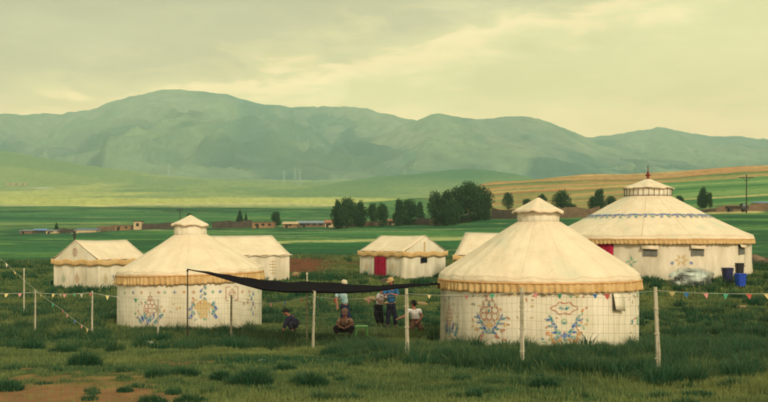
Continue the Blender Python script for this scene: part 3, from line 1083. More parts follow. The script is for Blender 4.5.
def leafV(mo, u, v, s, m1, m2, m3, wide=1.0):
    for sg in (-1, 1):
        for k, (a_, b_) in enumerate(((.25, .1), (.55, .45), (.85, .9), (1.1, 1.35))):
            mo.petal(u + sg * a_ * s * wide, v + b_ * s, s * .62, s * .22, 90 - sg * (65 - k * 12), m1 if k % 2 else m2)
            mo.petal(u + sg * (a_ + .28) * s * wide, v + (b_ - .1) * s, s * .45, s * .17, 90 - sg * (100 - k * 10), m2 if k % 2 else m1)
        mo.petal(u + sg * 1.25 * s * wide, v + .25 * s, s * .5, s * .3, 20 * sg, m3)
        mo.petal(u + sg * .75 * s * wide, v - .3 * s, s * .55, s * .3, -30 * sg, m3)
    mo.petal(u, v + .2 * s, s * .5, s * .2, 90, m2)


def yurt(name_label, px, D, r, zb, wall_top, prof, cap, neck, wall_amp=.012, val=(0.30, 0.04), pleats=110, wallm='canvas_wall', sag=0.03, poles=28, tilt=0.0):
    x = (px - 384) / 1000 * D
    root = empty('yurt', (x, D, 0))
    tag(root, name_label, 'yurt')
    fo = folds(wall_amp, px)
    b = MB()
    zs = [zb - .3 + (wall_top - zb + .3) * i / 10 for i in range(11)]
    b.lathe([(r, z) for z in zs], 256, 0, lambda rr, z, a_: (rr + fo(a_, z) * (0.3 + 0.9 * (wall_top - z) / (wall_top - zb)), z))
    obj('wall', b, M[wallm], root, True)
    # roof, sagging a little between its poles
    pr = []
    for (r0, z0), (r1, z1) in zip(prof[:-1], prof[1:]):
        for k in range(5):
            pr.append((r0 + (r1 - r0) * k / 5, z0 + (z1 - z0) * k / 5))
    pr.append(prof[-1])
    rmax = prof[0][0]

    def rf(rr, z, a_):
        t = rr / rmax
        s = abs(math.sin(poles * a_ / 2))
        return rr + 0.010 * math.sin(7 * a_ + 1) * t, z - sag * (s ** .5) * t * 1.0 + sag * .6 * math.sin(5 * a_ + z * 2) * t + sag * .35 * math.sin(23 * a_ + 3 * z) * t * t + tilt * math.sin(a_) * t
    b = MB()
    e = prof[0]
    b.lathe([(e[0] - .05, e[1] - .10), (e[0] + .01, e[1] - .09)] + pr, 288, 0, rf)
    obj('roof', b, M['canvas'], root, True)
    # rolled hem above the fringe
    # pleated valance
    vh, out = val
    b = MB()
    vr = e[0] + .015

    def vf(rr, z, a_):
        q = (e[1] - z) / vh
        return rr + out * q * (0.75 * math.sin(pleats * a_ + 1.3 * math.sin(11 * a_)) + .6 * math.sin(pleats * .37 * a_ + 2) * q), z + tilt * math.sin(a_) - sag * .25 * abs(math.sin(poles * a_ / 2)) ** .6 + (0.012 * math.sin(19 * a_) + .014 * math.sin(pleats * a_ + 1) if q > .9 else 0)
    zz = [e[1] - .07 - (vh - .07) * i / 5 for i in range(6)]
    b.lathe([(vr, z) for z in zz], pleats * 8, 0, vf)
    obj('valance', b, M['ochre'], root, True, thick=.01)
    b = MB()
    b.lathe([(vr + .005, e[1] - .12), (vr + .022, e[1] - .11), (vr + .022, e[1] - .075), (vr + .002, e[1] - .065)], 200, 0, lambda rr, z, a_: (rr, z + tilt * math.sin(a_) - sag * .25 * abs(math.sin(poles * a_ / 2)) ** .6))
    obj('valance_band', b, M['ochre_band'], root, True)
    # seams running up the roof and the slack rope tied above the hem
    b = MB()
    for k in range(14):
        a_ = 2 * PI * (k + .3) / 14
        pts = []
        for (r0, z0) in pr[2:]:
            r1, z1 = rf(r0, z0, a_)
            pts.append(((r1 - .002) * math.sin(a_), -(r1 - .002) * math.cos(a_), z1))
        b.tube(pts, .005 if r < 4 else .009, 4)
    obj('roof_seam', b, M['seam'], root, True)
    b = MB()
    pts = []
    for k in range(241):
        a_ = 2 * PI * k / 240
        w_ = abs(math.sin(7 * a_ + px)) ** .7
        i_ = 3 - 2.2 * w_
        r0 = pr[1][0] + (pr[6][0] - pr[1][0]) * (i_ / 5) if r < 4 else pr[5][0]
        z0 = float(np.interp(-r0, [-q_[0] for q_ in pr], [q_[1] for q_ in pr]))
        r1, z1 = rf(r0, z0, a_)
        pts.append(((r1 - .002) * math.sin(a_), -(r1 - .002) * math.cos(a_), z1))
    b.tube(pts, .007 if r < 4 else .012, 5)
    obj('eave_rope', b, M['seam'], root, True)
    # roof ring
    b = MB()
    nr, nz0, nz1 = neck
    b.lathe([(nr, nz0 - .1), (nr + .01, nz0 + .05), (nr + .02, (nz0 + nz1) / 2), (nr, nz1)], 64, 0, lambda rr, z, a_: (rr + .012 * math.sin(17 * a_) + .01 * math.sin(9 * a_ + z * 9), z))
    obj('roof_ring', b, M['canvas_wall'], root, True)
    b = MB()
    cr, cz0, cz1 = cap

    def cf(rr, z, a_):
        t = rr / cr
        return rr * (1 + .04 * math.sin(5 * a_ + px) * t + .012 * math.sin(17 * a_) * t), z - .05 * t * abs(math.sin(3 * a_ + px)) + .035 * math.sin(a_ + 2) * t + .012 * math.sin(13 * a_) * t
    b.lathe([(cr + .01, cz0 - .075), (cr + .015, cz0 - .02), (cr * .98, cz0 + .01), (cr * .85, cz0 + (cz1 - cz0) * .14), (cr * .6, cz0 + (cz1 - cz0) * .38), (cr * .3, cz0 + (cz1 - cz0) * .70), (cr * .08, cz1 - .02), (.005, cz1)], 96, 0, cf)
    obj('crown_cap', b, M['canvas'], root, True, thick=.012)
    pt = lambda u, v, o_=.010: ((r + o_ + fo(u / r, v) * (0.3 + 0.9 * (wall_top - v) / (wall_top - zb))) * math.sin(u / r), -(r + o_ + fo(u / r, v) * (0.3 + 0.9 * (wall_top - v) / (wall_top - zb))) * math.cos(u / r), v)
    half = r / D * 1000

    def uv(mpx, mpy):
        s = max(-.985, min(.985, (mpx - px) / half))
        aa = math.asin(s)
        dd = D - r * math.cos(aa)
        aa = math.asin(max(-.985, min(.985, (mpx - 384) / 1000 * dd / r - x / r)))
        return aa * r, EYE - (mpy - 235) / 1000 * dd
    return root, pt, uv


zbR, zbL, zbB = .30, .20, 1.0
yr, ptR, uvR = yurt('nearest cream yurt with a floppy cap, standing right of the people', 538.5, 30.0, 2.93, zbR, 2.20,
                    [(2.99, 2.28), (2.94, 2.39), (2.78, 2.53), (2.50, 2.70), (1.77, 3.16), (1.08, 3.63), (.64, 3.90)], (.74, 4.24, 4.62), (.60, 3.86, 4.24), val=(.36, .045), pleats=96)
mo = Motif(ptR)
u, v = uvR(490, 320)
knot(mo, u, v - .02, .19, M['rust_paint'])
u, v = uvR(490, 334)
leafV(mo, u, v + .02, .33, M['blue_paint'], M['teal_paint'], M['rust_paint'], 1.0)
mo.petal(u, v + .26, .22, .14, 90, M['gold_paint'])
mo.done(yr)
mo = Motif(ptR)
u, v = uvR(564, 308)
pts = [(u + math.cos(t) * .33 * (1 + .16 * math.cos(4 * t)), v + math.sin(t) * .16 * (1 + .2 * math.cos(6 * t))) for t in [2 * PI * k / 24 for k in range(25)]]
mo.line(pts, .03, M['rust_paint'])
for sg in (-1, 1): mo.petal(u + sg * .08, v, .16, .07, 15 * sg, M['teal_paint'])
u, v = uvR(564, 338)
leafV(mo, u, v + .03, .38, M['teal_paint'], M['blue_paint'], M['orange_paint'], .9)
for k in range(7): mo.petal(u - .36 + .12 * k, v - .02 + .03 * (k % 2), .17, .10, 40 * k, M['teal_paint'] if k % 2 else M['orange_paint'])
mo.ring(u, v + .45, .07, .03, M['green_paint'])
mo.done(yr)
mo = Motif(ptR)
u, v = uvR(450, 322)
knot(mo, u, v, .12, M['orange_paint'])
u, v = uvR(450, 334)
for k in range(5): mo.petal(u - .3 + k * .17, v + .1 + .08 * (k % 2), .34, .11, 110 - 12 * k, M['blue_paint'] if k % 2 else M['teal_paint'])
mo.done(yr)
mo = Motif(ptR)
for (mx, my, s, m_) in ((633, 294, .10, 'green_paint'), (634, 306, .12, 'teal_paint'), (633, 319, .2, 'green_paint'), (628, 320, .1, 'teal_paint')):
    u, v = uvR(mx, my)
    for k in range(5): mo.petal(u + math.cos(k * 1.26) * s * .5, v + math.sin(k * 1.26) * s * .5, s * .8, s * .4, k * 72, M[m_])
mo.done(yr)
mo = Motif(ptR)
for i, mx in enumerate(range(462, 632, 12)):
    u, v = uvR(mx, 296)
    mo.petal(u, v, .07, .06, 90, M[('orange_paint', 'green_paint', 'rust_paint', 'gold_paint')[i % 4]])
mo.done(yr, 'border_pattern')


def sprigs(root, pt, uv, spots, seed):
    q = random.Random(seed)
    mo = Motif(pt)
    for mx, my, sx_, sy_, n in spots:
        for _ in range(n):
            u, v = uv(mx + q.uniform(-sx_, sx_), my + q.uniform(-sy_, sy_))
            mo.petal(u, v, q.uniform(.07, .15), q.uniform(.03, .07), q.uniform(0, 180), M[q.choice(('rust_paint', 'teal_paint', 'orange_paint', 'gold_paint', 'green_paint'))])
    mo.done(root)


sprigs(yr, ptR, uvR, [(490, 322, 19, 20, 26), (564, 325, 22, 18, 26), (452, 318, 8, 20, 14), (630, 315, 6, 22, 10), (527, 312, 9, 14, 6)], 4)


def wall_flap(root, pt, uv, cpx, cpy, w, h, out=.10, m='canvas_wall', drop=1.08):
    """window hole with its rolled cloth cover hanging in front"""
    u, v = uv(cpx, cpy)
    b = MB()
    g = lambda a_, c, o_: Vector(pt(u + a_, v + c, o_))
    b.add([g(-w / 2, -h / 2, .05), g(w / 2, -h / 2, .05), g(w / 2, h / 2, .05), g(-w / 2, h / 2, .05)], [(0, 1, 2, 3)])
    wo = obj('window', b, M['window_net'], root)
    b = MB()
    for k in range(5):
        t = k / 4
        b.v += [g(-w * .58, h * (.62 - drop * t), .06 + out * t ** .8), g(w * .58, h * (.62 - drop * 1.15 * t), .06 + out * .8 * t ** .7)]
    b.f = [(2 * k, 2 * k + 1, 2 * k + 3, 2 * k + 2) for k in range(4)]
    b.m = [0] * 4
    obj('window_flap', b, M[m], wo, True, thick=.012)


wall_flap(yr, ptR, uvR, 613, 301, .36, .42)

yl, ptL, uvL = yurt('cream yurt at left with the dark net pole standing before it', 190.5, 37.0, 2.62, zbL, 2.08,
                    [(2.67, 2.19), (2.63, 2.28), (2.45, 2.40), (2.25, 2.51), (1.72, 2.83), (1.10, 3.20), (.60, 3.52)], (.66, 3.92, 4.24), (.57, 3.46, 3.90), val=(.40, .045), pleats=90, tilt=.07)
mo = Motif(ptL)
u, v = uvL(152, 310)
knot(mo, u, v - .1, .16, M['rust_paint'])
u, v = uvL(152, 322)
for k in range(9): mo.petal(u - .42 + k * .105, v + .06 + .09 * (k % 3), .26, .11, 130 - 11 * k, M['blue_paint'] if k % 2 else M['teal_paint'])
mo.done(yl)
mo = Motif(ptL)
u, v = uvL(202.5, 309)
mo.fan([(u - .4, v + .05), (u - .22, v - .02), (u - .12, v - .34), (u, v - .30), (u + .12, v - .34), (u + .22, v - .02), (u + .4, v + .05), (u + .2, v + .22), (u, v + .34), (u - .2, v + .22)], M['gold_paint'])
u, v = uvL(202.5, 294)
for k in range(5):
    mo.petal(u + (-.06 if k % 2 else .06), v + .22 - .1 * k, .16, .09, 60 if k % 2 else 120, M['blue_paint'] if k % 2 else M['teal_paint'])
for sx in (-1, 1):
    for k in range(4):
        u, v = uvL(202.5 + sx * (10 + (k % 2) * 2), 304 + k * 4.2)
        mo.petal(u, v, .2, .12, 90 + sx * 25 * (1 if k % 2 else -1), M['blue_paint'] if k % 2 else M['teal_paint'])
mo.done(yl)
mo = Motif(ptL)
u, v = uvL(231, 294)
mo.line([(u - .26, v - .24), (u - .26, v + .24), (u + .26, v + .24), (u + .26, v - .24), (u - .26, v - .24)], .035, M['rust_paint'])
mo.line([(u, v - .17), (u - .16, v), (u, v + .17), (u + .16, v), (u, v - .17)], .03, M['rust_paint'])
mo.ring(u, v, .06, .03, M['rust_paint'])
mo.done(yl)
mo = Motif(ptL)
for k in range(5):
    u, v = uvL(252 - (k % 2) * 2, 294 + k * 5)
    mo.petal(u, v, .18, .09, 70 if k % 2 else 110, M['blue_paint'])
mo.done(yl)
mo = Motif(ptL)
for i, mx in enumerate((128, 136, 144, 160, 166, 175, 184, 193, 212, 219, 241, 248, 257)):
    u, v = uvL(mx, 292)
    m_ = M[('green_paint', 'blue_paint', 'orange_paint', 'rust_paint')[i % 4]]
    for k in range(4): mo.petal(u + math.cos(k * 1.57) * .035, v + math.sin(k * 1.57) * .035, .07, .04, k * 90, m_)
mo.done(yl, 'border_pattern')

sprigs(yl, ptL, uvL, [(152, 308, 15, 14, 22), (203, 306, 17, 14, 16), (250, 304, 5, 13, 8), (176, 306, 6, 12, 4)], 8)

yb, ptB, uvB = yurt('large yurt far right with blue scroll band and red finial on its roof', 648, 58.0, 5.62, zbB, 3.34,
                    [(5.80, 3.36), (5.74, 3.50), (5.2, 3.72), (3.6, 4.50), (2.45, 5.14), (1.30, 5.76)], (1.42, 6.24, 6.78), (1.30, 5.70, 6.28), wall_amp=.075, val=(.34, .035), pleats=150, wallm='canvas_old', sag=.03, poles=40)
b = MB()
for k in range(28):
    a_ = 2 * PI * k / 28
    b.tube([(1.345 * math.sin(a_), -1.345 * math.cos(a_), 5.72), (1.345 * math.sin(a_), -1.345 * math.cos(a_), 6.2)], .015, 5)
b.lathe([(1.43, 6.17), (1.45, 6.175), (1.45, 6.195), (1.43, 6.20)], 48)
b.lathe([(1.33, 5.75), (1.355, 5.755), (1.355, 5.775), (1.33, 5.78)], 48)
obj('ring_slats', b, mat('grey_wood', A(104, 96, 74), A(76, 70, 54), scale=5), yb)
b = MB()
b.lathe([(.16, 6.70), (.16, 6.76), (.07, 6.80), (.06, 6.90), (.14, 6.94), (.15, 6.99), (.06, 7.03), (.08, 7.10), (.03, 7.18), (.02, 7.5), (.001, 7.56)], 20)
obj('finial', b, M['rust_paint'] if False else mat('red_finial', A(130, 54, 40), A(80, 36, 30), scale=6), yb, True)


def rtop(rr):
    xs = [1.30, 2.45, 3.6, 5.2, 5.74]
    return float(np.interp(rr, xs, [5.76, 5.14, 4.50, 3.72, 3.50]))


ptRoof = lambda u, v: ((3.55 - v) * math.sin(u / 3.55), -(3.55 - v) * math.cos(u / 3.55), rtop(3.55 - v) + .035)
mo = Motif(ptRoof)
nrep = 26
for k in range(nrep):
    u0 = 2 * PI * 3.55 * k / nrep
    mo.line([(u0 - .40, .10), (u0 - .13, .16), (u0 + .13, .16), (u0 + .40, .10)], .105, M['blue_paint'])
    mo.line([(u0 - .13, .16), (u0 - .16, -.10), (u0 - .28, -.14)], .10, M['blue_paint'])
    mo.line([(u0 + .13, .16), (u0 + .16, -.10), (u0 + .28, -.14)], .10, M['teal_paint'])
    mo.line([(u0 + .40, .10), (u0 + .43, -.02)], .06, M['blue_paint'])
mo.done(yb, 'scroll_band')
for (wx_, wy_) in ((651, 251), (694, 250.5), (733, 249)):
    wall_flap(yb, ptB, uvB, wx_, wy_, .72, .56, .16, 'canvas', .42)
mo = Motif(ptB)
u, v = uvB(680, 260)
for k in range(6): mo.petal(u + math.cos(k * 1.05) * .25, v + math.sin(k * 1.05) * .2, .26, .13, k * 60, M['gold_paint'])
mo.petal(u - .5, v - .15, .2, .16, 40, M['blue_paint'])
mo.petal(u + .5, v - .15, .2, .16, 140, M['blue_paint'])
u, v = uvB(633, 262)
for k in range(4): mo.petal(u + math.cos(k * 1.57) * .2, v + math.sin(k * 1.57) * .2, .3, .1, k * 90 + 20, M['green_paint'])
mo.done(yb)
b = MB()
for k in range(9):
    u0, _ = uvB(594 + k * 2.8, 250)
    b.v += [Vector(ptB(u0, 3.25, .03 + .02 * (k % 2))), Vector(ptB(u0, .9, .03 + .03 * (k % 2)))]
b.f = [(2 * k, 2 * k + 2, 2 * k + 3, 2 * k + 1) for k in range(8)]
b.m = [0] * 8
obj('door_curtain', b, M['red_cloth'], yb, True, thick=.015)


# ------------------------------------------------------------------ ridge tents
def tent(px, D, ax, L, W, zb, ze, zr, label, wallm='canvas_wall', vh=.30):
    """px, D: nearest corner; ax: direction of the long side (degrees from +x); the gable runs 90 degrees to its left"""
    c = at(px, D)
    root = empty('ridge_tent', (c.x, c.y, 0), R(ax))
    tag(root, label, 'tent', 'ridge tents of the camp')
    f1 = folds(.055, px)
    # walls: four sheets joined
    b = MB()

    def side(p0, p1, nrm, top):
        n, rows = 28, 6
        vs = []
        for j in range(rows + 1):
            for i in range(n + 1):
                t = i / n
                x_, y_ = p0[0] + (p1[0] - p0[0]) * t, p0[1] + (p1[1] - p0[1]) * t
                zt = top(t)
                z = zb - .2 + (zt - zb + .2) * j / rows
                k = (1 - j / rows) * .7 + .15
                e_ = f1(t * 2.2 + nrm[0] + nrm[1] * 2, z) * k * (0 if i in (0, n) else 1)
                vs.append((x_ + nrm[0] * e_, y_ + nrm[1] * e_, z))
        fs = [(j * (n + 1) + i, j * (n + 1) + i + 1, (j + 1) * (n + 1) + i + 1, (j + 1) * (n + 1) + i) for j in range(rows) for i in range(n)]
        b.add(vs, fs)
    gab = lambda t: ze + (zr - ze) * (1 - abs(2 * t - 1)) - .02
    side((0, 0), (L, 0), (0, -1), lambda t: ze)
    side((0, W), (L, W), (0, 1), lambda t: ze)
    side((0, 0), (0, W), (-1, 0), gab)
    side((L, 0), (L, W), (1, 0), gab)
    obj('wall', b, M[wallm], root, True)
    b = MB()
    o_ = .09
    n = 14
    for sg in (0, 1):
        vs = []
        for i in range(n + 1):
            xx = -.03 + (L + .06) * i / n
            for j in range(7):
                t = j / 6
                yy = (W / 2) * t - o_ * (1 - t)
                z = ze + (zr - ze) * t - .03 * math.sin(PI * t) - .04 * math.sin(PI * i / n) * t - (.015 * math.sin(i * 2.1 + px) * (1 - t)) - .02 * (1 - t)
                vs.append((xx, yy if sg == 0 else W - yy, z + .03))
        fs = [(i * 7 + j, (i + 1) * 7 + j, (i + 1) * 7 + j + 1, i * 7 + j + 1) for i in range(n) for j in range(6)]
        b.add(vs, fs)
    obj('roof', b, M['canvas'], root, True, thick=.02)
    # valance all round at eave height
    b = MB()
    o2 = o_ + .02
    per = [(-o2, -o2), (L + o2, -o2), (L + o2, W + o2), (-o2, W + o2)]
    for q in range(4):
        (x0, y0), (x1, y1) = per[q], per[(q + 1) % 4]
        ln = math.hypot(x1 - x0, y1 - y0)
        nx, ny = (y1 - y0) / ln, -(x1 - x0) / ln
        n = int(ln / .05)
        vs = []
        for i in range(n + 1):
            t = i / n
            for j in range(4):
                w_ = .02 * (j / 3) * math.sin(i * 1.9) * (0 if i in (0, n) else 1)
                sagz = .075 * math.sin(PI * t * max(1, round(ln / 1.2))) ** 2
                vs.append((x0 + (x1 - x0) * t + nx * w_, y0 + (y1 - y0) * t + ny * w_, ze + .04 - sagz - vh * j / 3))
        b.add(vs, [(i * 4 + j, (i + 1) * 4 + j, (i + 1) * 4 + j + 1, i * 4 + j + 1) for i in range(n) for j in range(3)])
    obj('valance', b, M['ochre'], root, True, thick=.008)
    return root


# left tent: gable towards the left of the picture
D1 = 53.5
th = 31
t1 = tent(98, D1, 90 - th, 3.75, 3.45, .62, 2.16, 3.20, 'small tent at far left with a ring painted under its gable peak')
ptG = lambda u, v: (-.06, u, v)        # on the gable (x = 0 side)
mo = Motif(ptG)
mo.ring(1.72, 2.58, .15, .04, M['rust_paint'], sy=1.3)
mo.ring(1.72, 2.58, .07, .03, M['rust_paint'])
knot(mo, 1.55, 1.0, .11, M['orange_paint'])
knot(mo, 2.6, 1.0, .09, M['green_paint'])
mo.done(t1)
mo = Motif(lambda u, v: (u, -.06, v))
leafV(mo, 1.3, 1.0, .22, M['blue_paint'], M['teal_paint'], M['orange_paint'])
knot(mo, .5, 1.0, .10, M['gold_paint'])
mo.done(t1)
b = MB()
for k in range(7):
    b.v += [(2.35 + k * .16, -.07 - .03 * (k % 2), 2.0), (2.35 + k * .16, -.07 - .04 * (k % 2), .7)]
b.f = [(2 * k, 2 * k + 2, 2 * k + 3, 2 * k + 1) for k in range(6)]
b.m = [0] * 6
obj('door_curtain', b, M['red_cloth'], t1, thick=.015)

# tent behind the left yurt: long side to the camera, running left and nearer
c = at(289.5, 59)
a2 = 36
L2 = 6.0
cx = c.x - math.cos(R(a2)) * L2
cy = c.y - math.sin(R(a2)) * L2
t2 = tent(384 + cx / cy * 1000, cy, a2, L2, 4.3, .85, 2.33, 3.46, 'long tent behind the left yurt, only its right half in view', 'canvas_old', .05)
mo = Motif(lambda u, v: (u, -.07, v))
for k in range(5): mo.line([(4.7 - .1 * (k % 2), 1.3 + k * .17), (5.1, 1.3 + k * .17)], .025, M['gold_paint'])
mo.line([(4.85, 1.2), (4.85, 2.1)], .025, M['gold_paint'])
mo.done(t2)
# replace: plain hem, no ochre, on this tent
for ch in t2.children:
    if ch.name.startswith('valance'):
        ch.data.materials[0] = M['canvas_old']

# tent with the red door: its ridge runs left and back, the near corner is the right end of the long side
a3, L3_ = 48, 4.0
c = at(404, 59)
x3, y3 = c.x - L3_ * math.cos(R(a3)), c.y + L3_ * math.sin(R(a3))
t3 = tent(384 + x3 / y3 * 1000, y3, -a3, L3_, 3.5, .90, 2.50, 3.44, 'small tent with a red door, standing alone in the middle distance')
b = MB()
for k in range(8):
    b.v += [(1.45 + k * .15, -.07 - .02 * (k % 2), 2.2), (1.45 + k * .15, -.07 - .03 * (k % 2), .85)]
b.f = [(2 * k, 2 * k + 2, 2 * k + 3, 2 * k + 1) for k in range(7)]
b.m = [0] * 7
obj('door', b, M['red_cloth'], t3, thick=.02)
mo = Motif(lambda u, v: (u, -.065, v))
knot(mo, .7, 1.4, .11, M['gold_paint'])
knot(mo, 3.1, 1.4, .11, M['gold_paint'])
leafV(mo, .7, 1.1, .18, M['teal_paint'], M['green_paint'], M['orange_paint'])
leafV(mo, 3.1, 1.1, .18, M['teal_paint'], M['green_paint'], M['orange_paint'])
mo.done(t3)
b = MB()
b.box(L3_ + .05, L3_ + .08, 1.35, 1.85, 1.85, 2.14)
obj('window', b, M['dark_open'], t3)
b = MB()
b.box(L3_ + .05, L3_ + .075, 1.62, 1.68, 2.5, 3.1)
obj('gable_strap', b, M['ochre'], t3)

c = at(455, 56)
t4 = tent(455, 56, -22, 5.0, 4.0, .80, 2.36, 3.62, 'tent mostly hidden behind the right yurt')


# ------------------------------------------------------------------ wheelie bins and plastic heap by the large yurt
def bin_(px, D, w, h, m, label, yaw):
    p = at(px, D)
    root = empty('plastic_bin', (p.x, p.y, p.z + .10), R(yaw))
    tag(root, label, 'bin', 'plastic bins by the large yurt')
    def ring_(hw, z, nn=20, e=4.0):
        o = []
        for k in range(nn):
            t = 2 * PI * (k + .5) / nn
            q = (abs(math.cos(t)) ** e + abs(math.sin(t)) ** e) ** (-1 / e)
            o.append((math.cos(t) * q * hw, math.sin(t) * q * hw, z))
        return o
    b = MB()
    lv = [(w * .40, 0), (w * .41, .02), (w * .485, h * .86), (w * .49, h * .9), (w * .53, h * .91), (w * .53, h * .97), (w * .49, h * .975), (w * .47, h * .93), (w * .38, .05)]
    vs = [p_ for hw, z in lv for p_ in ring_(hw, z)]
    n = 20
    fs = [(i * n + k, i * n + (k + 1) % n, (i + 1) * n + (k + 1) % n, (i + 1) * n + k) for i in range(len(lv) - 1) for k in range(n)]
    fs += [tuple(range(n - 1, -1, -1)), tuple((len(lv) - 1) * n + k for k in range(n))]
    b.add(vs, fs)
    obj('body', b, m, root, False)
    b = MB()
    for sg in (-1, 1):
        b.tube([(sg * w * .52, -.07, h * .80), (sg * (w * .52 + .06), -.06, h * .82), (sg * (w * .52 + .06), .06, h * .82), (sg * w * .52, .07, h * .80)], .012, 6)
    obj('handle', b, m, root, True)
    return root


navy = mat('navy_plastic', A(26, 30, 62), A(22, 26, 52), rough=.45, spec=.4)
bluep = mat('blue_plastic', A(22, 62, 140), A(26, 70, 150), rough=.4, spec=.4)
blackp = mat('black_plastic', A(24, 24, 30), A(20, 20, 24), rough=.45, spec=.4)
bin_(727.5, 51.0, .52, .78, navy, 'dark navy bin, leftmost of the bins by the large yurt', 8)
bin_(739.5, 51.8, .42, .92, blackp, 'black bin standing behind the bright blue one', -5)
bin_(740.5, 50.0, .50, .66, bluep, 'bright blue bin in front of the black one', 14)

p = at(690, 51)
root = empty('plastic_covered_heap', (p.x, p.y, p.z))
tag(root, 'heap of goods under crumpled clear plastic beside the large yurt', 'covered heap')
sheet_m = mat('plastic_sheet', A(196, 200, 160), A(160, 168, 134), rough=.25, spec=.5, scale=4, bump=1.0, bscale=5, bdist=.1)
nb = sheet_m.node_tree
b_ = nb.nodes['Principled BSDF']
trn = nb.nodes.new('ShaderNodeBsdfTransparent')
msn = nb.nodes.new('ShaderNodeMixShader')
nzn = nb.nodes.new('ShaderNodeTexNoise')
nzn.inputs['Scale'].default_value = 2.2
mrn = nb.nodes.new('ShaderNodeMapRange')
mrn.inputs['From Min'].default_value = .36
mrn.inputs['From Max'].default_value = .54
mrn.inputs['To Max'].default_value = .88
nb.links.new(nzn.outputs[0], mrn.inputs['Value'])
nb.links.new(mrn.outputs[0], msn.inputs[0])
nb.links.new(b_.outputs[0], msn.inputs[1])
nb.links.new(trn.outputs[0], msn.inputs[2])
nb.links.new(msn.outputs[0], nb.nodes['Material Output'].inputs['Surface'])


def heap(rx, ry, h, nseg, amp, seed, tone=1.0):
    vs, fs = [], []
    nr = 14
    for i in range(nr + 1):
        t = i / nr
        for k in range(nseg):
            a_ = 2 * PI * k / nseg
            s = 1 + amp * (float(vnoise(np.array([math.cos(a_) * 2.5 + t * 4 + seed]), np.array([math.sin(a_) * 2.5 + seed]))[0]) - .5)
            q = math.cos(t * PI / 2) ** .6
            vs.append((rx * q * math.cos(a_) * s, ry * q * math.sin(a_) * s, h * math.sin(t * PI / 2) ** .9 * (1 + amp * .6 * math.sin(3 * a_ + seed) * math.cos(t * PI / 2))))
    for i in range(nr):
        for k in range(nseg):
            fs.append((i * nseg + k, i * nseg + (k + 1) % nseg, (i + 1) * nseg + (k + 1) % nseg, (i + 1) * nseg + k))
    return vs, fs


b = MB()
b.add(*heap(1.10, .6, .82, 64, .55, 3))
obj('plastic_sheet', b, sheet_m, root, False)
b = MB()
b.add(*heap(.75, .45, .66, 20, .8, 9))
b.box(-.75, -.1, -.25, .25, 0, .42, M=Matrix.Rotation(.2, 4, 'Z'))
b.box(.15, .7, -.3, .2, 0, .5, M=Matrix.Rotation(-.25, 4, 'Z'))
obj('covered_goods', b, blackp, root)
b = MB()
for sx in (-.6, 0, .6):
    b.tube([(sx, .5 * math.cos(t), .76 * math.sin(t)) for t in [PI * k / 10 for k in range(11)]], .014, 5)
obj('hoop_frame', b, M['stone'], root)

# ------------------------------------------------------------------ fence
root = empty('wire_fence', at(407, fence_D(407)))
tag(root, 'wire net fence on thin pale wooden posts, running across the meadow', 'fence')
bpy.context.view_layer.update()
o0 = root.location
posts = []
for i, (px, D) in enumerate(FENCE):
    p = at(px, D)
    lean = {313: .035, 658: -.04, 522: .0, 407: -.01, 35: .01}.get(px, .01)
    h = {35: 1.48, 92: 1.5, 158: 1.28, 231: 1.45, 313: 1.50, 407: 1.50, 522: 1.50, 658: 1.52}.get(px, 1.5)
    top = p + Vector((lean * 1.2, 0, h))
    b = MB()
    mid = p + Vector((lean * .4, 0, h * .5))
    thin = .030 if px not in (522, 658, 407) else .038
    b.tube([p + Vector((0, 0, -.3)) - o0, p + Vector((.004, 0, h * .25)) - o0, mid - o0, p + Vector((lean * .8, 0.004, h * .8)) - o0, top - o0], [thin * 1.15, thin * 1.1, thin, thin, thin * .85], 8)
    for q in (.2, .48, .76):       # knots and wire ties
        b.tube([p + Vector((lean * q, 0, h * q - .012)) - o0, p + Vector((lean * q, 0, h * q + .012)) - o0], thin * 1.35, 8)
    obj('post', b, M['wood'], root, False)
    posts.append((p, top, px))
b = MB()
wr = .0016
for (p0, q0, a0), (p1, q1, a1) in zip(posts[:-1], posts[1:]):
    ln = (p1 - p0).length
    n = max(2, int(ln / .105))
    rows = 8
    pts = {}
    for i in range(n + 1):
        t = i / n
        for j in range(rows + 1):
            hh = .08 + 1.30 * j / rows
            g = p0.lerp(p1, t)
            gzv = g.z if i in (0, n) else (g.z * .6 + G(g.x, g.y) * .4)
            s = math.sin(PI * t)
            pts[i, j] = Vector((g.x + .006 * math.sin(j * 2 + i * .7) - o0.x, g.y + .02 * math.sin(i * .31) * s - .05 - o0.y, gzv + hh - .05 * s * (j / rows) + .006 * math.sin(i * .5 + j) - o0.z))
    for j in range(rows + 1):
        for i in range(n):
            b.tube([pts[i, j], pts[i + 1, j]], wr * (1.3 if j in (0, rows) else 1), 3, cap=False)
    for i in range(n + 1):
        for j in range(rows):
            b.tube([pts[i, j], pts[i, j + 1]], wr, 3, cap=False)
obj('wire_netting', b, M['wire'], root)


# ------------------------------------------------------------------ poles of the net
def pole(px, D, py_top, rad, m, label, lean=0.0, name='pole', cat='pole'):
    p = at(px, D)
    top = at(px, D, py_top)
    b = MB()
    L_ = top.z - p.z
    b.tube([(0, 0, -.25), (lean * .3, 0, L_ * .3), (lean * .7, .01, L_ * .7), (lean, 0, L_)], [rad * 1.1, rad, rad, rad * .85], 8)
    b.tube([(lean, 0, L_ * .965), (lean, 0, L_ * .985)], rad * 1.6, 8)
    o = obj(name, b, m, None, False, p)
    tag(o, label, cat)
    return p, p + Vector((lean, 0, L_))


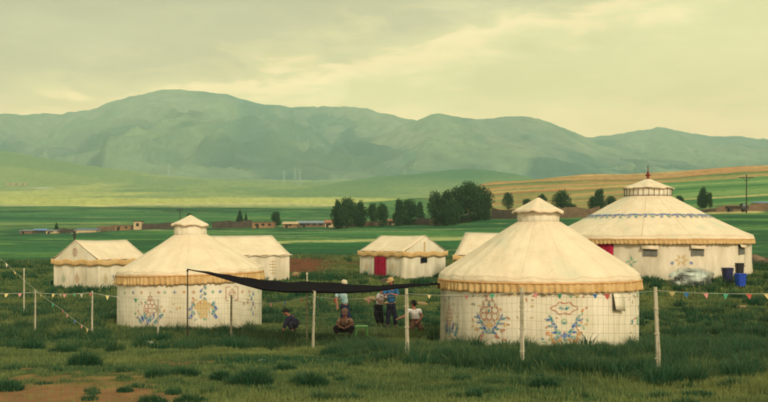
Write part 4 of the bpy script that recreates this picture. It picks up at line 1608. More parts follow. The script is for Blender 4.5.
pA, tA = pole(187.5, 31.2, 269, .020, M['dark_wood'], 'tall dark pole holding the left corner of the black net, before the left yurt')
pB, tB = pole(307, 30.5, 272, .022, M['wood'], 'thin pale pole rising behind the middle of the black net')
pC, tC = pole(24, 41, 268, .03, M['wood'], 'thin pale pole in the meadow left of the far left tent')
pD, tD = pole(-14, 32.5, 248, .03, M['wood'], 'pole just past the left edge carrying the slanting flag string')

# the black net: near edge along the fence, far edge behind it
nearE = [(187.5, 31.2, 269.3), (205, 30.5, 272.5), (225, 29.5, 278.5), (243, 28.6, 284), (262, 27.5, 289), (285, 26, 291.3), (313, 24.2, 291.5), (340, 25, 292.2), (365, 26, 291.2), (385, 27, 289.3), (405, 28, 287.0), (422, 29, 285.2), (441, 29.6, 283.9)]
farE = [(187.5, 31.3, 269.0), (207, 31.2, 272), (225, 31, 274.5), (243, 30.9, 277), (262, 30.8, 280.4), (285, 30.7, 282), (307, 30.5, 281.3), (335, 30.6, 283.6), (360, 30.6, 285.2), (385, 30.5, 285.2), (405, 30.3, 284.0), (422, 30, 283.4), (441, 29.9, 283.2)]
b = MB()
nj = 7
net0 = at(313, 27)
cols_ = []
for i in np.linspace(0, 12, 61):
    k = min(int(i), 11)
    f = i - k
    e = [nearE[k][q] * (1 - f) + nearE[k + 1][q] * f for q in range(3)]
    g = [farE[k][q] * (1 - f) + farE[k + 1][q] * f for q in range(3)]
    P, Q = at(*e), at(*g)
    for j in range(nj):
        t = j / (nj - 1)
        v = P.lerp(Q, t)
        v.z += -.07 * math.sin(PI * t) * min(1, i / 3, (12 - i) / 3) + .016 * math.sin(i * 2.1 + j * .9) * math.sin(PI * min(1, i / 12)) + .010 * math.sin(i * 5.3 - j * 1.7)
        b.v.append(tuple(v - net0))
b.f = [(i * nj + j, (i + 1) * nj + j, (i + 1) * nj + j + 1, i * nj + j + 1) for i in range(60) for j in range(nj - 1)]
b.m = [0] * len(b.f)
o = obj('shade_net', b, M['net'], None, True, net0, thick=.012)
tag(o, 'long sagging black shade net stretched between dark pole and right yurt', 'shade net')
# rolled hem that hangs along the near edge
bpy.context.view_layer.update()
b = MB()
pts, rr = [], []
for i in np.linspace(0, 12, 61):
    k = min(int(i), 11)
    f = i - k
    e = [nearE[k][q] * (1 - f) + nearE[k + 1][q] * f for q in range(3)]
    P = at(*e) - net0
    pts.append((P.x, P.y, P.z - .01))
    rr.append(.008 + .018 * math.sin(PI * i / 12) ** 1.0)
b.tube(pts, rr, 8)
obj('rolled_edge', b, M['net'], o, True)
b = MB()
b.tube([tuple(tA - net0), tuple(at(187.5, 31.2, 269.3) - net0)], .006, 5)
q = at(441, 29.7, 283.6) - net0
r_ = at(447, 29.0, 283) - net0
b.tube([tuple(q), tuple(r_)], .008, 5)
b.tube([tuple(at(313, 24.2, 291.5) - net0), tuple(at(313, 24.0, 290.5) - net0)], .008, 5)
obj('tie_cord', b, M['wood'], o)


# ------------------------------------------------------------------ strings of small flags
FL = {'red': mat('flag_red', A(196, 84, 60), A(204, 104, 80)), 'blue': mat('flag_blue', A(60, 112, 140), A(76, 130, 150)), 'green': mat('flag_green', A(60, 160, 100), A(90, 176, 120)),
      'yellow': mat('flag_yellow', A(226, 206, 120), A(220, 190, 110)), 'white': mat('flag_white', A(220, 206, 160), A(206, 192, 146)), 'pink': mat('flag_pink', A(222, 140, 116), A(216, 150, 130))}


def flag_string(pts, flags, size, label, seed=1, jitter=.3):
    """pts: anchor points; flags: (colour, place 0..1 along the whole string)"""
    r_ = random.Random(seed)
    o0 = Vector(pts[0])
    dense, n = [], 14
    for a_, b_ in zip(pts[:-1], pts[1:]):
        a_, b_ = Vector(a_), Vector(b_)
        sg = (b_ - a_).length * .018
        for k in range(n):
            t = k / n
            v = a_.lerp(b_, t)
            v.z -= sg * 4 * t * (1 - t)
            dense.append(v)
    dense.append(Vector(pts[-1]))
    b = MB()
    b.tube([tuple(v - o0) for v in dense], .009 if size > .12 else .005, 5)
    root = obj('flag_string', b, M['rope'], None, False, o0)
    tag(root, label, 'flag string')
    acc = [0]
    for u_, v_ in zip(dense[:-1], dense[1:]): acc.append(acc[-1] + (v_ - u_).length)
    for c_, s in flags:
        d = s * acc[-1]
        k = max(0, min(len(dense) - 2, int(np.searchsorted(acc, d)) - 1))
        f = (d - acc[k]) / max(1e-6, acc[k + 1] - acc[k])
        p = dense[k].lerp(dense[k + 1], f) - o0
        dr = (dense[k + 1] - dense[k]).normalized()
        w, h = size * r_.uniform(.8, 1.2), size * r_.uniform(.75, 1.15)
        tw, dp = r_.uniform(-.5, .5) * jitter * w, r_.uniform(-1, 1) * w * .4
        b = MB()
        p0, p1 = p - dr * w / 2, p + dr * w / 2
        mid = (p0 + p1) / 2
        b.v = [tuple(p0), tuple(mid + Vector((0, dp * .2, -.004))), tuple(p1), tuple(p0.lerp(mid, .45) + Vector((tw * .5, dp * .6, -h * .5))), tuple(p1.lerp(mid, .45) + Vector((tw * .5, dp * .3, -h * .5))), tuple(mid + Vector((tw, dp, -h)))]
        b.f = [(0, 1, 4, 3), (1, 2, 4), (3, 4, 5)]
        b.m = [0] * 3
        obj('flag', b, FL[c_], root, False, thick=.004)
    return root


def top_at(px, D, h=1.44):
    p = at(px, D)
    return p + Vector((0, -.06, h))


flag_string([at(-14, 32.5, 249.5), at(5, 32.6, 262), at(30, 32.9, 285), at(60, 31.5, 308), at(90, 30, 330)], [('white', .13), ('yellow', .19), ('white', .36), ('yellow', .43), ('green', .57), ('red', .68), ('pink', .74), ('blue', .83), ('pink', .91), ('yellow', .97)], .12,
            'flag string slanting down to the ground past the leftmost fence post')
flag_string([top_at(-40, 33.5), top_at(35, 33), top_at(92, 32), top_at(158, 31.6, 1.26)], [('yellow', .235), ('pink', .3), ('yellow', .48), ('white', .52), ('pink', .545), ('green', .60), ('white', .64), ('red', .69), ('yellow', .77), ('white', .82), ('green', .9)], .125,
            'level flag string along the fence in front of the far left tent', 2)
flag_string([top_at(231, 30.5, 1.3), top_at(313, 24, 1.38), top_at(407, 20.2, 1.38)], [('red', .12), ('pink', .2), ('white', .27), ('pink', .34), ('blue', .44), ('red', .55), ('green', .66), ('red', .72), ('pink', .86)], .12,
            'flag string along the fence under the black net', 3)
flag_string([top_at(407, 20.2, 1.40), top_at(522, 18.8, 1.42), top_at(658, 17, 1.46), top_at(830, 15.6, 1.46)],
            [('yellow', .065), ('pink', .17), ('green', .24), ('yellow', .30), ('pink', .355), ('green', .42), ('yellow', .465), ('blue', .51), ('red', .54), ('yellow', .69), ('blue', .72), ('pink', .76), ('green', .80), ('red', .845), ('yellow', .88), ('green', .93), ('blue', .97)], .10,
            'flag string along the fence from the right yurt to the right edge', 4)


# ------------------------------------------------------------------ people
def skinned(name, verts, edges, radii, m, parent, sub=2):
    me = bpy.data.meshes.new(name)
    me.from_pydata([tuple(v) for v in verts], edges, [])
    o = bpy.data.objects.new(name, me)
    COL.objects.link(o)
    md = o.modifiers.new('Skin', 'SKIN')
    md.use_smooth_shade = True
    md.branch_smoothing = .6
    sv = me.skin_vertices[0].data
    for i, r_ in enumerate(radii):
        sv[i].radius = r_ if isinstance(r_, tuple) else (r_, r_)
        sv[i].use_root = (i == 0)
    ms = o.modifiers.new('Sub', 'SUBSURF')
    ms.levels = ms.render_levels = sub
    dg = bpy.context.evaluated_depsgraph_get()
    me2 = bpy.data.meshes.new_from_object(o.evaluated_get(dg))
    me2.name = name
    o.modifiers.clear()
    o.data = me2
    me2.materials.clear()
    me2.materials.append(m)
    me2.polygons.foreach_set('use_smooth', [True] * len(me2.polygons))
    if parent: o.parent = parent
    return o


def cloth(name, c1, c2=None):
    return mat(name, A(*c1), A(*(c2 or tuple(max(0, v - 18) for v in c1))), scale=9, bump=.4, bscale=12, bdist=.03)


def person(loc, J, face, label, shirt, pants, hatc=None, hair=True, sleeve=1.0, pat=None, hat_kind='cap'):
    """J: joints relative to loc. face: unit heading of the face"""
    J = {k: Vector(v) for k, v in J.items()}
    f = Vector(face).normalized()
    up = (J['head'] - J['neck']).normalized()
    side = f.cross(up).normalized()
    f = up.cross(side).normalized()
    V, E, Rr = [], [], []
    def ad(p, r_, par=None):
        V.append(Vector(p)); Rr.append(r_)
        if par is not None: E.append((par, len(V) - 1))
        return len(V) - 1
    pel = ad(J['pelvis'], (.13, .10))
    ch = ad(J['pelvis'].lerp(J['chest'], .5), (.12, .095), pel)
    ct = ad(J['chest'], (.145, .10), ch)
    nk = ad(J['neck'], .058, ct)
    jaw = ad(J['neck'].lerp(J['head'], .45) + f * .012, (.066, .072), nk)
    hd = ad(J['head'] + up * .01, (.080, .096), jaw)
    tp = ad(J['head'] + up * .085 - f * .008, (.058, .066), hd)
    ad(J['head'] - up * .015 + f * .112, .012, hd)                     # nose
    for sg in (-1, 1):
        ad(J['head'] + side * sg * .088 - up * .01, .014, hd)          # ears
    for s_ in ('L', 'R'):
        sh = ad(J['sh' + s_], .056, ct)
        el_ = ad(J['el' + s_], .042, sh)
        wr_ = ad(J['wr' + s_], .028, el_)
        d = (J['wr' + s_] - J['el' + s_]).normalized()
        pm = ad(J['wr' + s_] + d * .05, (.036, .018), wr_)
        lat = d.cross(Vector((0, 0, 1)))
        lat = lat.normalized() if lat.length > .1 else Vector((1, 0, 0))
        crl = Vector((0, 0, -1)) - d * d.dot(Vector((0, 0, -1)))
        for k, ln in enumerate((.068, .08, .074, .058)):
            b0 = J['wr' + s_] + d * .088 + lat * (k - 1.5) * .019
            q0 = ad(b0, .0095, pm)
            q1 = ad(b0 + d * ln * .5 + crl * .012, .0088, q0)
            ad(b0 + d * ln * .8 + crl * .036, .0078, q1)
        q0 = ad(J['wr' + s_] + d * .035 + lat * .042, .011, pm)
        ad(J['wr' + s_] + d * .075 + lat * .058 + crl * .02, .009, q0)
        hp = ad(J['pelvis'].lerp(J['kn' + s_], .12), .085, pel)
        kn = ad(J['kn' + s_], .056, hp)
        an = ad(J['an' + s_], .040, kn)
    body = skinned('person', V, E, Rr, M['skin'], None, 2)
    body.location = loc
    tag(body, label, 'person')
    # shirt
    g = .022
    V, E, Rr = [], [], []
    pel = ad(J['pelvis'] + (J['chest'] - J['pelvis']) * -.22, (.185, .16))
    ch = ad(J['pelvis'].lerp(J['chest'], .5), (.18, .145), pel)
    ct = ad(J['chest'], (.195, .145), ch)
    ad(J['chest'].lerp(J['neck'], .72), (.080, .075), ct)
    for s_ in ('L', 'R'):
        sh = ad(J['sh' + s_], .088, ct)
        el_ = ad(J['sh' + s_].lerp(J['el' + s_], min(1, sleeve)), .074, sh)
        if sleeve > 1: ad(J['el' + s_].lerp(J['wr' + s_], min(.95, sleeve - 1)), .048, el_)
    sm = cloth('shirt_cloth', *shirt) if pat is None else pat
    skinned('shirt', V, E, Rr, sm, body)
    V, E, Rr = [], [], []
    pel = ad(J['pelvis'], (.170, .145))
    for s_ in ('L', 'R'):
        hp = ad(J['pelvis'].lerp(J['kn' + s_], .15), .125, pel)
        kn = ad(J['kn' + s_], .092, hp)
        ad(J['kn' + s_].lerp(J['an' + s_], .9), .078, kn)
    skinned('trousers', V, E, Rr, cloth('trouser_cloth', *pants), body)
    for s_ in ('L', 'R'):
        V, E, Rr = [], [], []
        fd = Vector((f.x, f.y, 0)).normalized() if abs(f.z) < .9 else Vector((0, -1, 0))
        h0 = ad(J['an' + s_] + Vector((0, 0, -.03)) - fd * .04, .042)
        h1 = ad(J['an' + s_] + Vector((0, 0, -.045)) + fd * .07, .042, h0)
        ad(J['an' + s_] + Vector((0, 0, -.05)) + fd * .16, .034, h1)
        skinned('shoe', V, E, Rr, blackp, body, 1)
    # face details
    b = MB()
    for sg in (-1, 1):
        c_ = J['head'] + f * .088 + side * sg * .032 + up * .012
        b.tube([tuple(c_ - side * .012), tuple(c_ + side * .012)], .007, 6)
    obj('eyes', b, M['dark_open'], body)
    b = MB()
    c_ = J['head'] + f * .090 - up * .052
    b.tube([tuple(c_ - side * .022), tuple(c_ + f * .006), tuple(c_ + side * .022)], .006, 6)
    obj('mouth', b, M['red_cloth'], body)
    Mx = Matrix(((side.x, f.x, up.x, 0), (side.y, f.y, up.y, 0), (side.z, f.z, up.z, 0), (0, 0, 0, 1)))
    if hair:
        bm = bmesh.new()
        bmesh.ops.create_icosphere(bm, subdivisions=3, radius=1)
        Mh = Mx.copy()
        Mh.translation = J['head'] + up * .012 - f * .012
        drop = [v for v in bm.verts if v.co.z < -.05 + .55 * max(0, v.co.y) and v.co.y > -.35 or v.co.z < -.75]
        bmesh.ops.delete(bm, geom=drop, context='VERTS')
        for v in bm.verts:
            k_ = 1 + .05 * math.sin(v.co.x * 17 + v.co.z * 9) * math.sin(v.co.y * 15)
            v.co = Mh @ Vector((v.co.x * .101 * k_, v.co.y * .114 * k_, v.co.z * .118 * k_))
        me = bpy.data.meshes.new('hair')
        bm.to_mesh(me)
        bm.free()
        me.materials.append(M['hair'])
        me.polygons.foreach_set('use_smooth', [True] * len(me.polygons))
        ho = bpy.data.objects.new('hair', me)
        COL.objects.link(ho)
        ho.parent = body
        sd_ = ho.modifiers.new('thickness', 'SOLIDIFY')
        sd_.thickness = .012
    if hatc:
        Mx.translation = J['head'] + up * .055
        b = MB()
        prof = [(.112, -.01), (.114, .03), (.104, .075), (.07, .112), (.02, .122), (.001, .123)]
        if hat_kind == 'brim': prof = [(.19, -.018), (.195, -.008), (.115, .004)] + prof[1:]
        b.lathe(prof, 28)
        if hat_kind == 'cap':
            vs = []
            for k in range(9):
                t = PI * k / 8
                vs += [(.105 * math.cos(t), .10 * math.sin(t) * .6 + .03, .012), (.10 * math.cos(t), .03 + .175 * math.sin(t), -.005)]
            b.add(vs, [(2 * k, 2 * k + 1, 2 * k + 3, 2 * k + 2) for k in range(8)])
        b.v = [tuple(Mx @ Vector(v)) for v in b.v]
        obj('hat', b, cloth('hat_cloth', *hatc), body, True, thick=.006)
    return body


def ground_pt(px, D):
    return at(px, D)


# man in the blue shirt with a straw coloured hat, back half turned, holding something to his left
person(ground_pt(391, 35.5), dict(pelvis=(0, 0, .96), chest=(.0, -.02, 1.32), neck=(.0, -.02, 1.50), head=(-.01, -.06, 1.66),
       shL=(-.19, -.02, 1.42), elL=(-.25, -.22, 1.20), wrL=(-.17, -.42, 1.24), shR=(.19, -.02, 1.43), elR=(.24, -.18, 1.20), wrR=(.02, -.34, 1.26),
       knL=(-.10, -.03, .50), anL=(-.12, .03, .09), knR=(.14, -.02, .50), anR=(.16, .06, .09)),
       (-.6, -.75, -.25), 'person standing in a blue shirt and tan hat behind the black net', ((48, 98, 116), (36, 80, 100)), ((24, 26, 40), (18, 20, 32)), hatc=((196, 158, 92), (176, 140, 80)), sleeve=1.0)
# person in white shirt beside him, leaning in
person(ground_pt(381.5, 36.4), dict(pelvis=(-.10, 0, .84), chest=(.02, -.03, 1.12), neck=(.06, -.04, 1.28), head=(.09, -.06, 1.42),
       shL=(-.11, -.04, 1.20), elL=(-.14, -.16, .98), wrL=(.02, -.30, .92), shR=(.18, -.04, 1.20), elR=(.20, -.2, 1.02), wrR=(.06, -.33, 1.10),
       knL=(-.20, -.08, .48), anL=(-.10, .04, .09), knR=(-.02, -.04, .46), anR=(.05, .08, .09)),
       (.9, -.3, -.2), 'person in a white shirt and dark trousers leaning close to the blue shirt', ((222, 206, 176), (200, 180, 150)), ((22, 24, 34), (18, 18, 26)), sleeve=.9)
# standing figure, hat just over the net, bending forward
person(ground_pt(345, 35.2), dict(pelvis=(0, 0, .92), chest=(-.10, -.02, 1.24), neck=(-.08, -.04, 1.43), head=(-.04, -.08, 1.585),
       shL=(-.27, -.02, 1.34), elL=(-.30, -.1, 1.06), wrL=(-.26, -.26, .86), shR=(.09, -.03, 1.35), elR=(.16, -.22, 1.34), wrR=(.02, -.30, 1.50),
       knL=(-.08, -.06, .48), anL=(-.14, .04, .09), knR=(.12, 0, .48), anR=(.26, .06, .09)),
       (.5, -.8, -.25), 'person standing in a white and teal shirt and pale cap', ((196, 204, 172), (96, 150, 130)), ((28, 36, 60), (22, 28, 48)), hatc=((206, 190, 140), (190, 172, 120)), sleeve=.8)
# seated in patterned brown top, in front of the stool
pat = mat('patterned_brown_cloth', A(96, 42, 34), A(150, 122, 84), scale=14, lo=.45, hi=.55)
person(ground_pt(345, 32.6), dict(pelvis=(.02, .1, .24), chest=(0, -.02, .50), neck=(.0, -.06, .64), head=(0, -.10, .76),
       shL=(-.18, -.03, .57), elL=(-.24, -.22, .36), wrL=(-.10, -.38, .34), shR=(.18, -.03, .57), elR=(.25, -.2, .38), wrR=(.12, -.38, .36),
       knL=(-.30, -.32, .34), anL=(-.24, -.34, .09), knR=(.26, -.34, .34), anR=(.16, -.36, .09)),
       (0, -1, -.3), 'person sitting in a patterned brown top and cap, left of the green stool', ((96, 42, 34),), ((40, 30, 34), (28, 22, 28)), hatc=((112, 84, 60), (92, 68, 50)), sleeve=1.9, pat=pat)
# crouching in dark clothes, left
person(ground_pt(291, 34), dict(pelvis=(.22, .05, .30), chest=(.02, -.02, .52), neck=(-.10, -.05, .62), head=(-.17, -.08, .72),
       shL=(-.05, -.18, .56), elL=(-.16, -.28, .34), wrL=(-.22, -.34, .16), shR=(.06, .14, .58), elR=(-.08, .12, .38), wrR=(-.22, -.02, .22),
       knL=(-.06, -.22, .38), anL=(.08, -.22, .09), knR=(-.02, .18, .38), anR=(.14, .2, .09)),
       (-.95, -.2, -.35), 'person crouching alone in dark clothes under the left half of the net', ((34, 34, 44), (28, 28, 36)), ((40, 38, 44), (30, 30, 36)), sleeve=1.9)
# kneeling in a white t-shirt, right
person(ground_pt(414.5, 34.2), dict(pelvis=(.05, .05, .42), chest=(0, -.02, .70), neck=(-.02, -.03, .86), head=(-.04, -.06, 1.0),
       shL=(-.20, -.04, .78), elL=(-.34, -.16, .58), wrL=(-.52, -.26, .52), shR=(.19, -.02, .78), elR=(.26, -.06, .54), wrR=(.12, -.22, .42),
       knL=(-.14, -.36, .14), anL=(-.04, .05, .10), knR=(.24, -.32, .14), anR=(.2, .1, .10)),
       (-.8, .45, -.2), 'dark haired person kneeling in a white t-shirt by the right yurt', ((226, 216, 180), (206, 194, 156)), ((116, 80, 52), (92, 62, 42)), sleeve=.6)

# green stool
p = at(361.5, 32.2)
root = empty('stool', (p.x, p.y, p.z), R(8))
tag(root, 'small light green plastic stool beside the seated person', 'stool')
gp = mat('green_plastic', A(120, 196, 90), A(112, 184, 84), rough=.4, spec=.4)
b = MB()
b.box(-.20, .20, -.15, .15, .36, .385)
b.box(-.185, .185, -.135, .135, .33, .36)
obj('seat', b, gp, root)
for sx in (-1, 1):
    for sy in (-1, 1):
        b = MB()
        x_, y_ = sx * .16, sy * .115
        b.add([(x_ - .022, y_ - .018, .331), (x_ + .022, y_ - .018, .331), (x_ + .022, y_ + .018, .331), (x_ - .022, y_ + .018, .331),
               (x_ * 1.18 - .018, y_ * 1.18 - .015, 0), (x_ * 1.18 + .018, y_ * 1.18 - .015, 0), (x_ * 1.18 + .018, y_ * 1.18 + .015, 0), (x_ * 1.18 - .018, y_ * 1.18 + .015, 0)],
              [(0, 1, 2, 3), (7, 6, 5, 4), (0, 4, 5, 1), (1, 5, 6, 2), (2, 6, 7, 3), (3, 7, 4, 0)])
        obj('leg', b, gp, root)


# ------------------------------------------------------------------ trees
def crown_mesh(name, blobs, n, leaf, seed):
    r_ = np.random.default_rng(seed)
    P, N, K = [], [], []
    tot = sum(b[3] ** 2 for b in blobs)
    for (bx, by, bz, br, sz) in blobs:
        k = int(n * br ** 2 / tot)
        d = r_.normal(size=(k, 3))
        d /= np.linalg.norm(d, axis=1)[:, None]
        rad = br * (0.55 + 0.5 * r_.random(k) ** .6)
        lump = 1 + .22 * np.sin(d[:, 0] * 5 + bx) * np.sin(d[:, 1] * 6 + by) + .12 * np.sin(d[:, 2] * 9)
        P.append(np.stack([bx + d[:, 0] * rad * lump, by + d[:, 1] * rad * lump, bz + d[:, 2] * rad * lump * sz], -1))
        K.append(np.clip(r_.random(k) * .7 + .25 * r_.random(), 0, 1))
    P = np.concatenate(P); K = np.concatenate(K)
    n = len(P)
    a_ = r_.normal(size=(n, 3)); a_ /= np.linalg.norm(a_, axis=1)[:, None]
    b_ = np.cross(a_, r_.normal(size=(n, 3))); b_ /= np.linalg.norm(b_, axis=1)[:, None]
    s = leaf * (.6 + .8 * r_.random(n))[:, None]
    V = np.stack([P - a_ * s, P - b_ * s * .6, P + a_ * s, P + b_ * s * .6], 1).reshape(-1, 3)
    q = np.arange(n)[:, None] * 4 + np.array([[0, 1, 2, 3]])
    return np_mesh(name, V, q, None, [M['leaves']], {'tint': np.repeat(K, 4)})


def make_tree(h, w, kind, seed):
    r_ = random.Random(seed)
    root = empty('broadleaf_tree', (0, 0, 0))
    blobs = []
    if kind == 'round':
        for k in range(16):
            a_ = r_.random() * 6.28
            t = r_.random()
            z = h * (.20 + .66 * t)
            q = w * .5 * math.sin(PI * (.18 + .72 * t)) * r_.uniform(.25, .72)
            blobs.append((math.cos(a_) * q, math.sin(a_) * q, z, w * r_.uniform(.20, .31), 1.0))
    elif kind == 'tall':
        for k in range(16):
            a_ = r_.random() * 6.28
            t = k / 15
            z = h * (.14 + .74 * t)
            q = w * .32 * math.sin(PI * (.2 + .68 * t)) * r_.uniform(.2, 1)
            blobs.append((math.cos(a_) * q, math.sin(a_) * q, z, w * r_.uniform(.20, .30) * (1.15 - .5 * t), 1.3))
    else:   # spire
        for k in range(14):
            t = k / 13
            blobs.append((r_.uniform(-.06, .06) * w, r_.uniform(-.06, .06) * w, h * (.12 + .8 * t), w * .42 * (1.02 - .85 * t), 1.2))
    o = crown_mesh('crown', blobs, 5200, h * .024, seed)
    o.parent = root
    b = MB()
    b.tube([(0, 0, -.8), (.05, 0, h * .2), (-.05, .05, h * .45), (0, 0, h * .75)], [h * .028, h * .022, h * .015, h * .006], 8)
    for k in range(6):
        a_ = r_.random() * 6.28
        z0 = h * r_.uniform(.2, .5)
        b.tube([(0, 0, z0), (math.cos(a_) * w * .15, math.sin(a_) * w * .15, z0 + h * .1), (math.cos(a_) * w * .3, math.sin(a_) * w * .3, z0 + h * .24)], [h * .011, h * .008, h * .003], 5)
    obj('trunk', b, M['bark'], root)
    return root


def copy_tree(o):
    c_ = o.copy()
    COL.objects.link(c_)
    for ch_ in o.children:
        d_ = ch_.copy()
        COL.objects.link(d_)
        d_.parent = c_
    return c_


protos = {('round', 0): make_tree(9, 7.5, 'round', 1), ('round', 1): make_tree(9, 7.5, 'round', 2), ('tall', 0): make_tree(9, 5.5, 'tall', 3), ('tall', 1): make_tree(9, 5.5, 'tall', 4), ('spire', 0): make_tree(9, 3.6, 'spire', 5), ('spire', 1): make_tree(9, 4.2, 'spire', 6)}
used = set()
# px centre, base row, top row, width px, kind, depth, label
TREES = [
    (338, 226, 200, 15, 'tall', 292, 'leftmost and low tree of the clump above the door tent'),
    (347, 227, 199, 24, 'round', 286, 'broad dark tree at the left of the clump above the door tent'),
    (360, 226, 201, 17, 'tall', 296, 'tree at the right end of the first clump above the door tent'),
    (373, 224, 204, 13, 'round', 300, 'small tree filling the gap left of the middle bushy tree'),
    (381, 224, 203, 16, 'round', 290, 'middle bushy tree between the first and second clump'),
    (399, 221, 198, 17, 'tall', 288, 'tall left half of the second clump of dark trees'),
    (410, 221, 199, 22, 'round', 294, 'broad dark tree of the second clump'),
    (420, 220, 201, 12, 'tall', 300, 'narrow tree at the right edge of the second clump'),
    (435, 221, 191, 19, 'round', 280, 'left shoulder tree of the biggest clump'),
    (447, 221, 189, 22, 'tall', 276, 'second tree from the left in the biggest clump'),
    (459, 221, 186, 26, 'round', 284, 'tall tree in the left middle of the biggest clump'),
    (470, 221, 183, 28, 'round', 274, 'tallest tree of the biggest clump'),
    (481, 221, 186, 25, 'round', 280, 'right shoulder tree of the biggest clump'),
    (487, 220, 195, 14, 'tall', 270, 'lowest tree at the right edge of the biggest clump'),
    (453, 222, 200, 20, 'round', 268, 'low tree standing in front of the biggest clump'),
    (508, 209, 193, 11, 'round', 350, 'small round tree on the terraced slope right of the biggest clump'),
    (542, 209, 194, 12, 'tall', 350, 'slim tree just right of the peak of the right yurt'),
    (527, 206, 199, 9, 'round', 380, 'half hidden bush on the slope left of the cap of the right yurt'),
    (561, 211, 190, 19, 'round', 285, 'broad tree right of the cap of the right yurt'),
    (571, 212, 204, 12, 'round', 285, 'low bush at the foot of the broad tree right of the yurt cap'),
    (594, 209, 196, 12, 'round', 300, 'left and lower half of the forked tree by the large yurt'),
    (600, 211, 188, 16, 'tall', 295, 'tall tree left of the roof of the large yurt'),
    (610, 207, 196, 14, 'round', 330, 'sloping bush right of the tall tree by the large yurt'),
    (679, 204, 196, 11, 'round', 300, 'low bush just right of the crown of the large yurt'),
    (703, 206, 187, 13, 'tall', 290, 'solitary tree on the green slope right of the large yurt'),
    (710, 206, 193, 8, 'round', 288, 'small bush touching the solitary tree on the green slope'),
    (56.5, 228, 222, 6, 'spire', 345, 'tiny dark conifer above the hamlet at left'),
    (240, 224, 209, 9, 'spire', 350, 'slim poplar above the walls right of the left yurt cap'),
    (246, 224, 212, 5, 'spire', 352, 'smaller poplar close beside the slim one'),
    (276.5, 227, 212, 13, 'round', 330, 'rounded tree among the houses in the middle left'),
    (189, 224, 213, 9, 'round', 360, 'dark tree just behind the cap of the left yurt'),
]
for i, (px, yb_, yt_, wpx, kind, D, lab) in enumerate(TREES):
    key = (kind, i % 2)
    if key in used:
        t = copy_tree(protos[key])
    else:
        t = protos[key]
        used.add(key)
    p = at(px, D)
    top = EYE - (yt_ - 235) / 1000 * D
    base_w = {'round': 7.5, 'tall': 5.5, 'spire': 3.9}[kind]
    sz = (top - p.z) / 9 * 1.0
    sx = wpx / 1000 * D / base_w * 1.0
    t.location = p
    t.scale = (sx, sx, sz)
    t.rotation_euler = (0, 0, i * 1.7)
    tag(t, lab, 'tree', 'trees around the hamlet')


# ------------------------------------------------------------------ hamlet
def house(px0, px1, pyb, pyt, D, wall, roof, label, kind='flat', depth=5, wins=1, name='adobe_house', door=True):
    x0, x1 = (px0 - 384) / 1000 * D, (px1 - 384) / 1000 * D
    zb_ = G((x0 + x1) / 2, D)
    zt = zb_ + (pyb - pyt) / 1000 * D
    root = empty(name, ((x0 + x1) / 2, D, zb_))
    tag(root, label, 'house', 'houses of the hamlet')
    w, h = (x1 - x0) / 2, zt - zb_
    rh = {'flat': .12, 'gable': .28 * h, 'shed': .2 * h}[kind]
    b = MB()
    b.box(-w, w, 0, depth, -1.5, h - (0 if kind == 'flat' else rh))
    obj('wall', b, wall, root)
    b = MB()
    if kind == 'flat':
        b.box(-w - .2, w + .2, -.2, depth + .2, h + .003, h + .22)
    elif kind == 'gable':
        e = h - rh + .003
        b.add([(-w - .3, -.4, e - .05), (w + .3, -.4, e - .05), (w + .3, depth / 2, h + .1), (-w - .3, depth / 2, h + .1), (-w - .3, depth + .4, e - .05), (w + .3, depth + .4, e - .05),
               (-w - .3, -.4, e - .2), (w + .3, -.4, e - .2), (-w - .3, depth + .4, e - .2), (w + .3, depth + .4, e - .2)],
              [(0, 1, 2, 3), (3, 2, 5, 4), (0, 3, 4, 8, 6), (1, 7, 9, 5, 2), (6, 7, 1, 0), (4, 5, 9, 8)])
    else:
        e = h - rh + .003
        b.add([(-w - .3, -.3, e), (w + .3, -.3, e), (w + .3, depth + .3, h), (-w - .3, depth + .3, h), (-w - .3, -.3, e + .15), (w + .3, -.3, e + .15), (w + .3, depth + .3, h + .15), (-w - .3, depth + .3, h + .15)],
              [(0, 3, 2, 1), (4, 5, 6, 7), (0, 1, 5, 4), (1, 2, 6, 5), (2, 3, 7, 6), (3, 0, 4, 7)])
    obj('roof', b, roof, root)
    hh = h - (0 if kind == 'flat' else rh)
    n = wins
    for k in range(n):
        cx = -w + 2 * w * (k + .7) / (n + .4)
        b = MB()
        b.box(cx - .45, cx + .45, -.04, .0 - .002, hh * .42, hh * .80)
        obj('window', b, M['dark_open'], root)
    if door:
        b = MB()
        cx = -w + 2 * w * .25
        b.box(cx - .4, cx + .4, -.05, -.002, -.2, hh * .75)
        obj('door', b, M['dark_wood'], root)
    return root


def mud_wall(px0, px1, h, D, m, label, D2=None):
    D2 = D2 or D
    p0, p1 = at(px0, D), at(px1, D2)
    n = max(3, int((p1 - p0).length / 2.5))
    b = MB()
    vs = []
    r_ = random.Random(int(px0 * 7))
    for i in range(n + 1):
        t = i / n
        q = p0.lerp(p1, t)
        z = G(q.x, q.y) - p0.z
        hh = h * r_.uniform(.72, 1.1)
        q = q - p0
        vs += [(q.x, q.y, z - 1), (q.x, q.y, z + hh), (q.x, q.y + .5, z + hh * .98), (q.x, q.y + .5, z - 1)]
    fs = []
    for i in range(n):
        for j in range(3): fs.append((4 * i + j, 4 * i + 4 + j, 4 * i + 5 + j, 4 * i + 1 + j))
    fs += [(0, 1, 2, 3), (4 * n + 3, 4 * n + 2, 4 * n + 1, 4 * n)]
    b.add(vs, fs)
    o = obj('mud_wall', b, m, None, False, p0)
    tag(o, label, 'wall', 'mud walls of the hamlet')


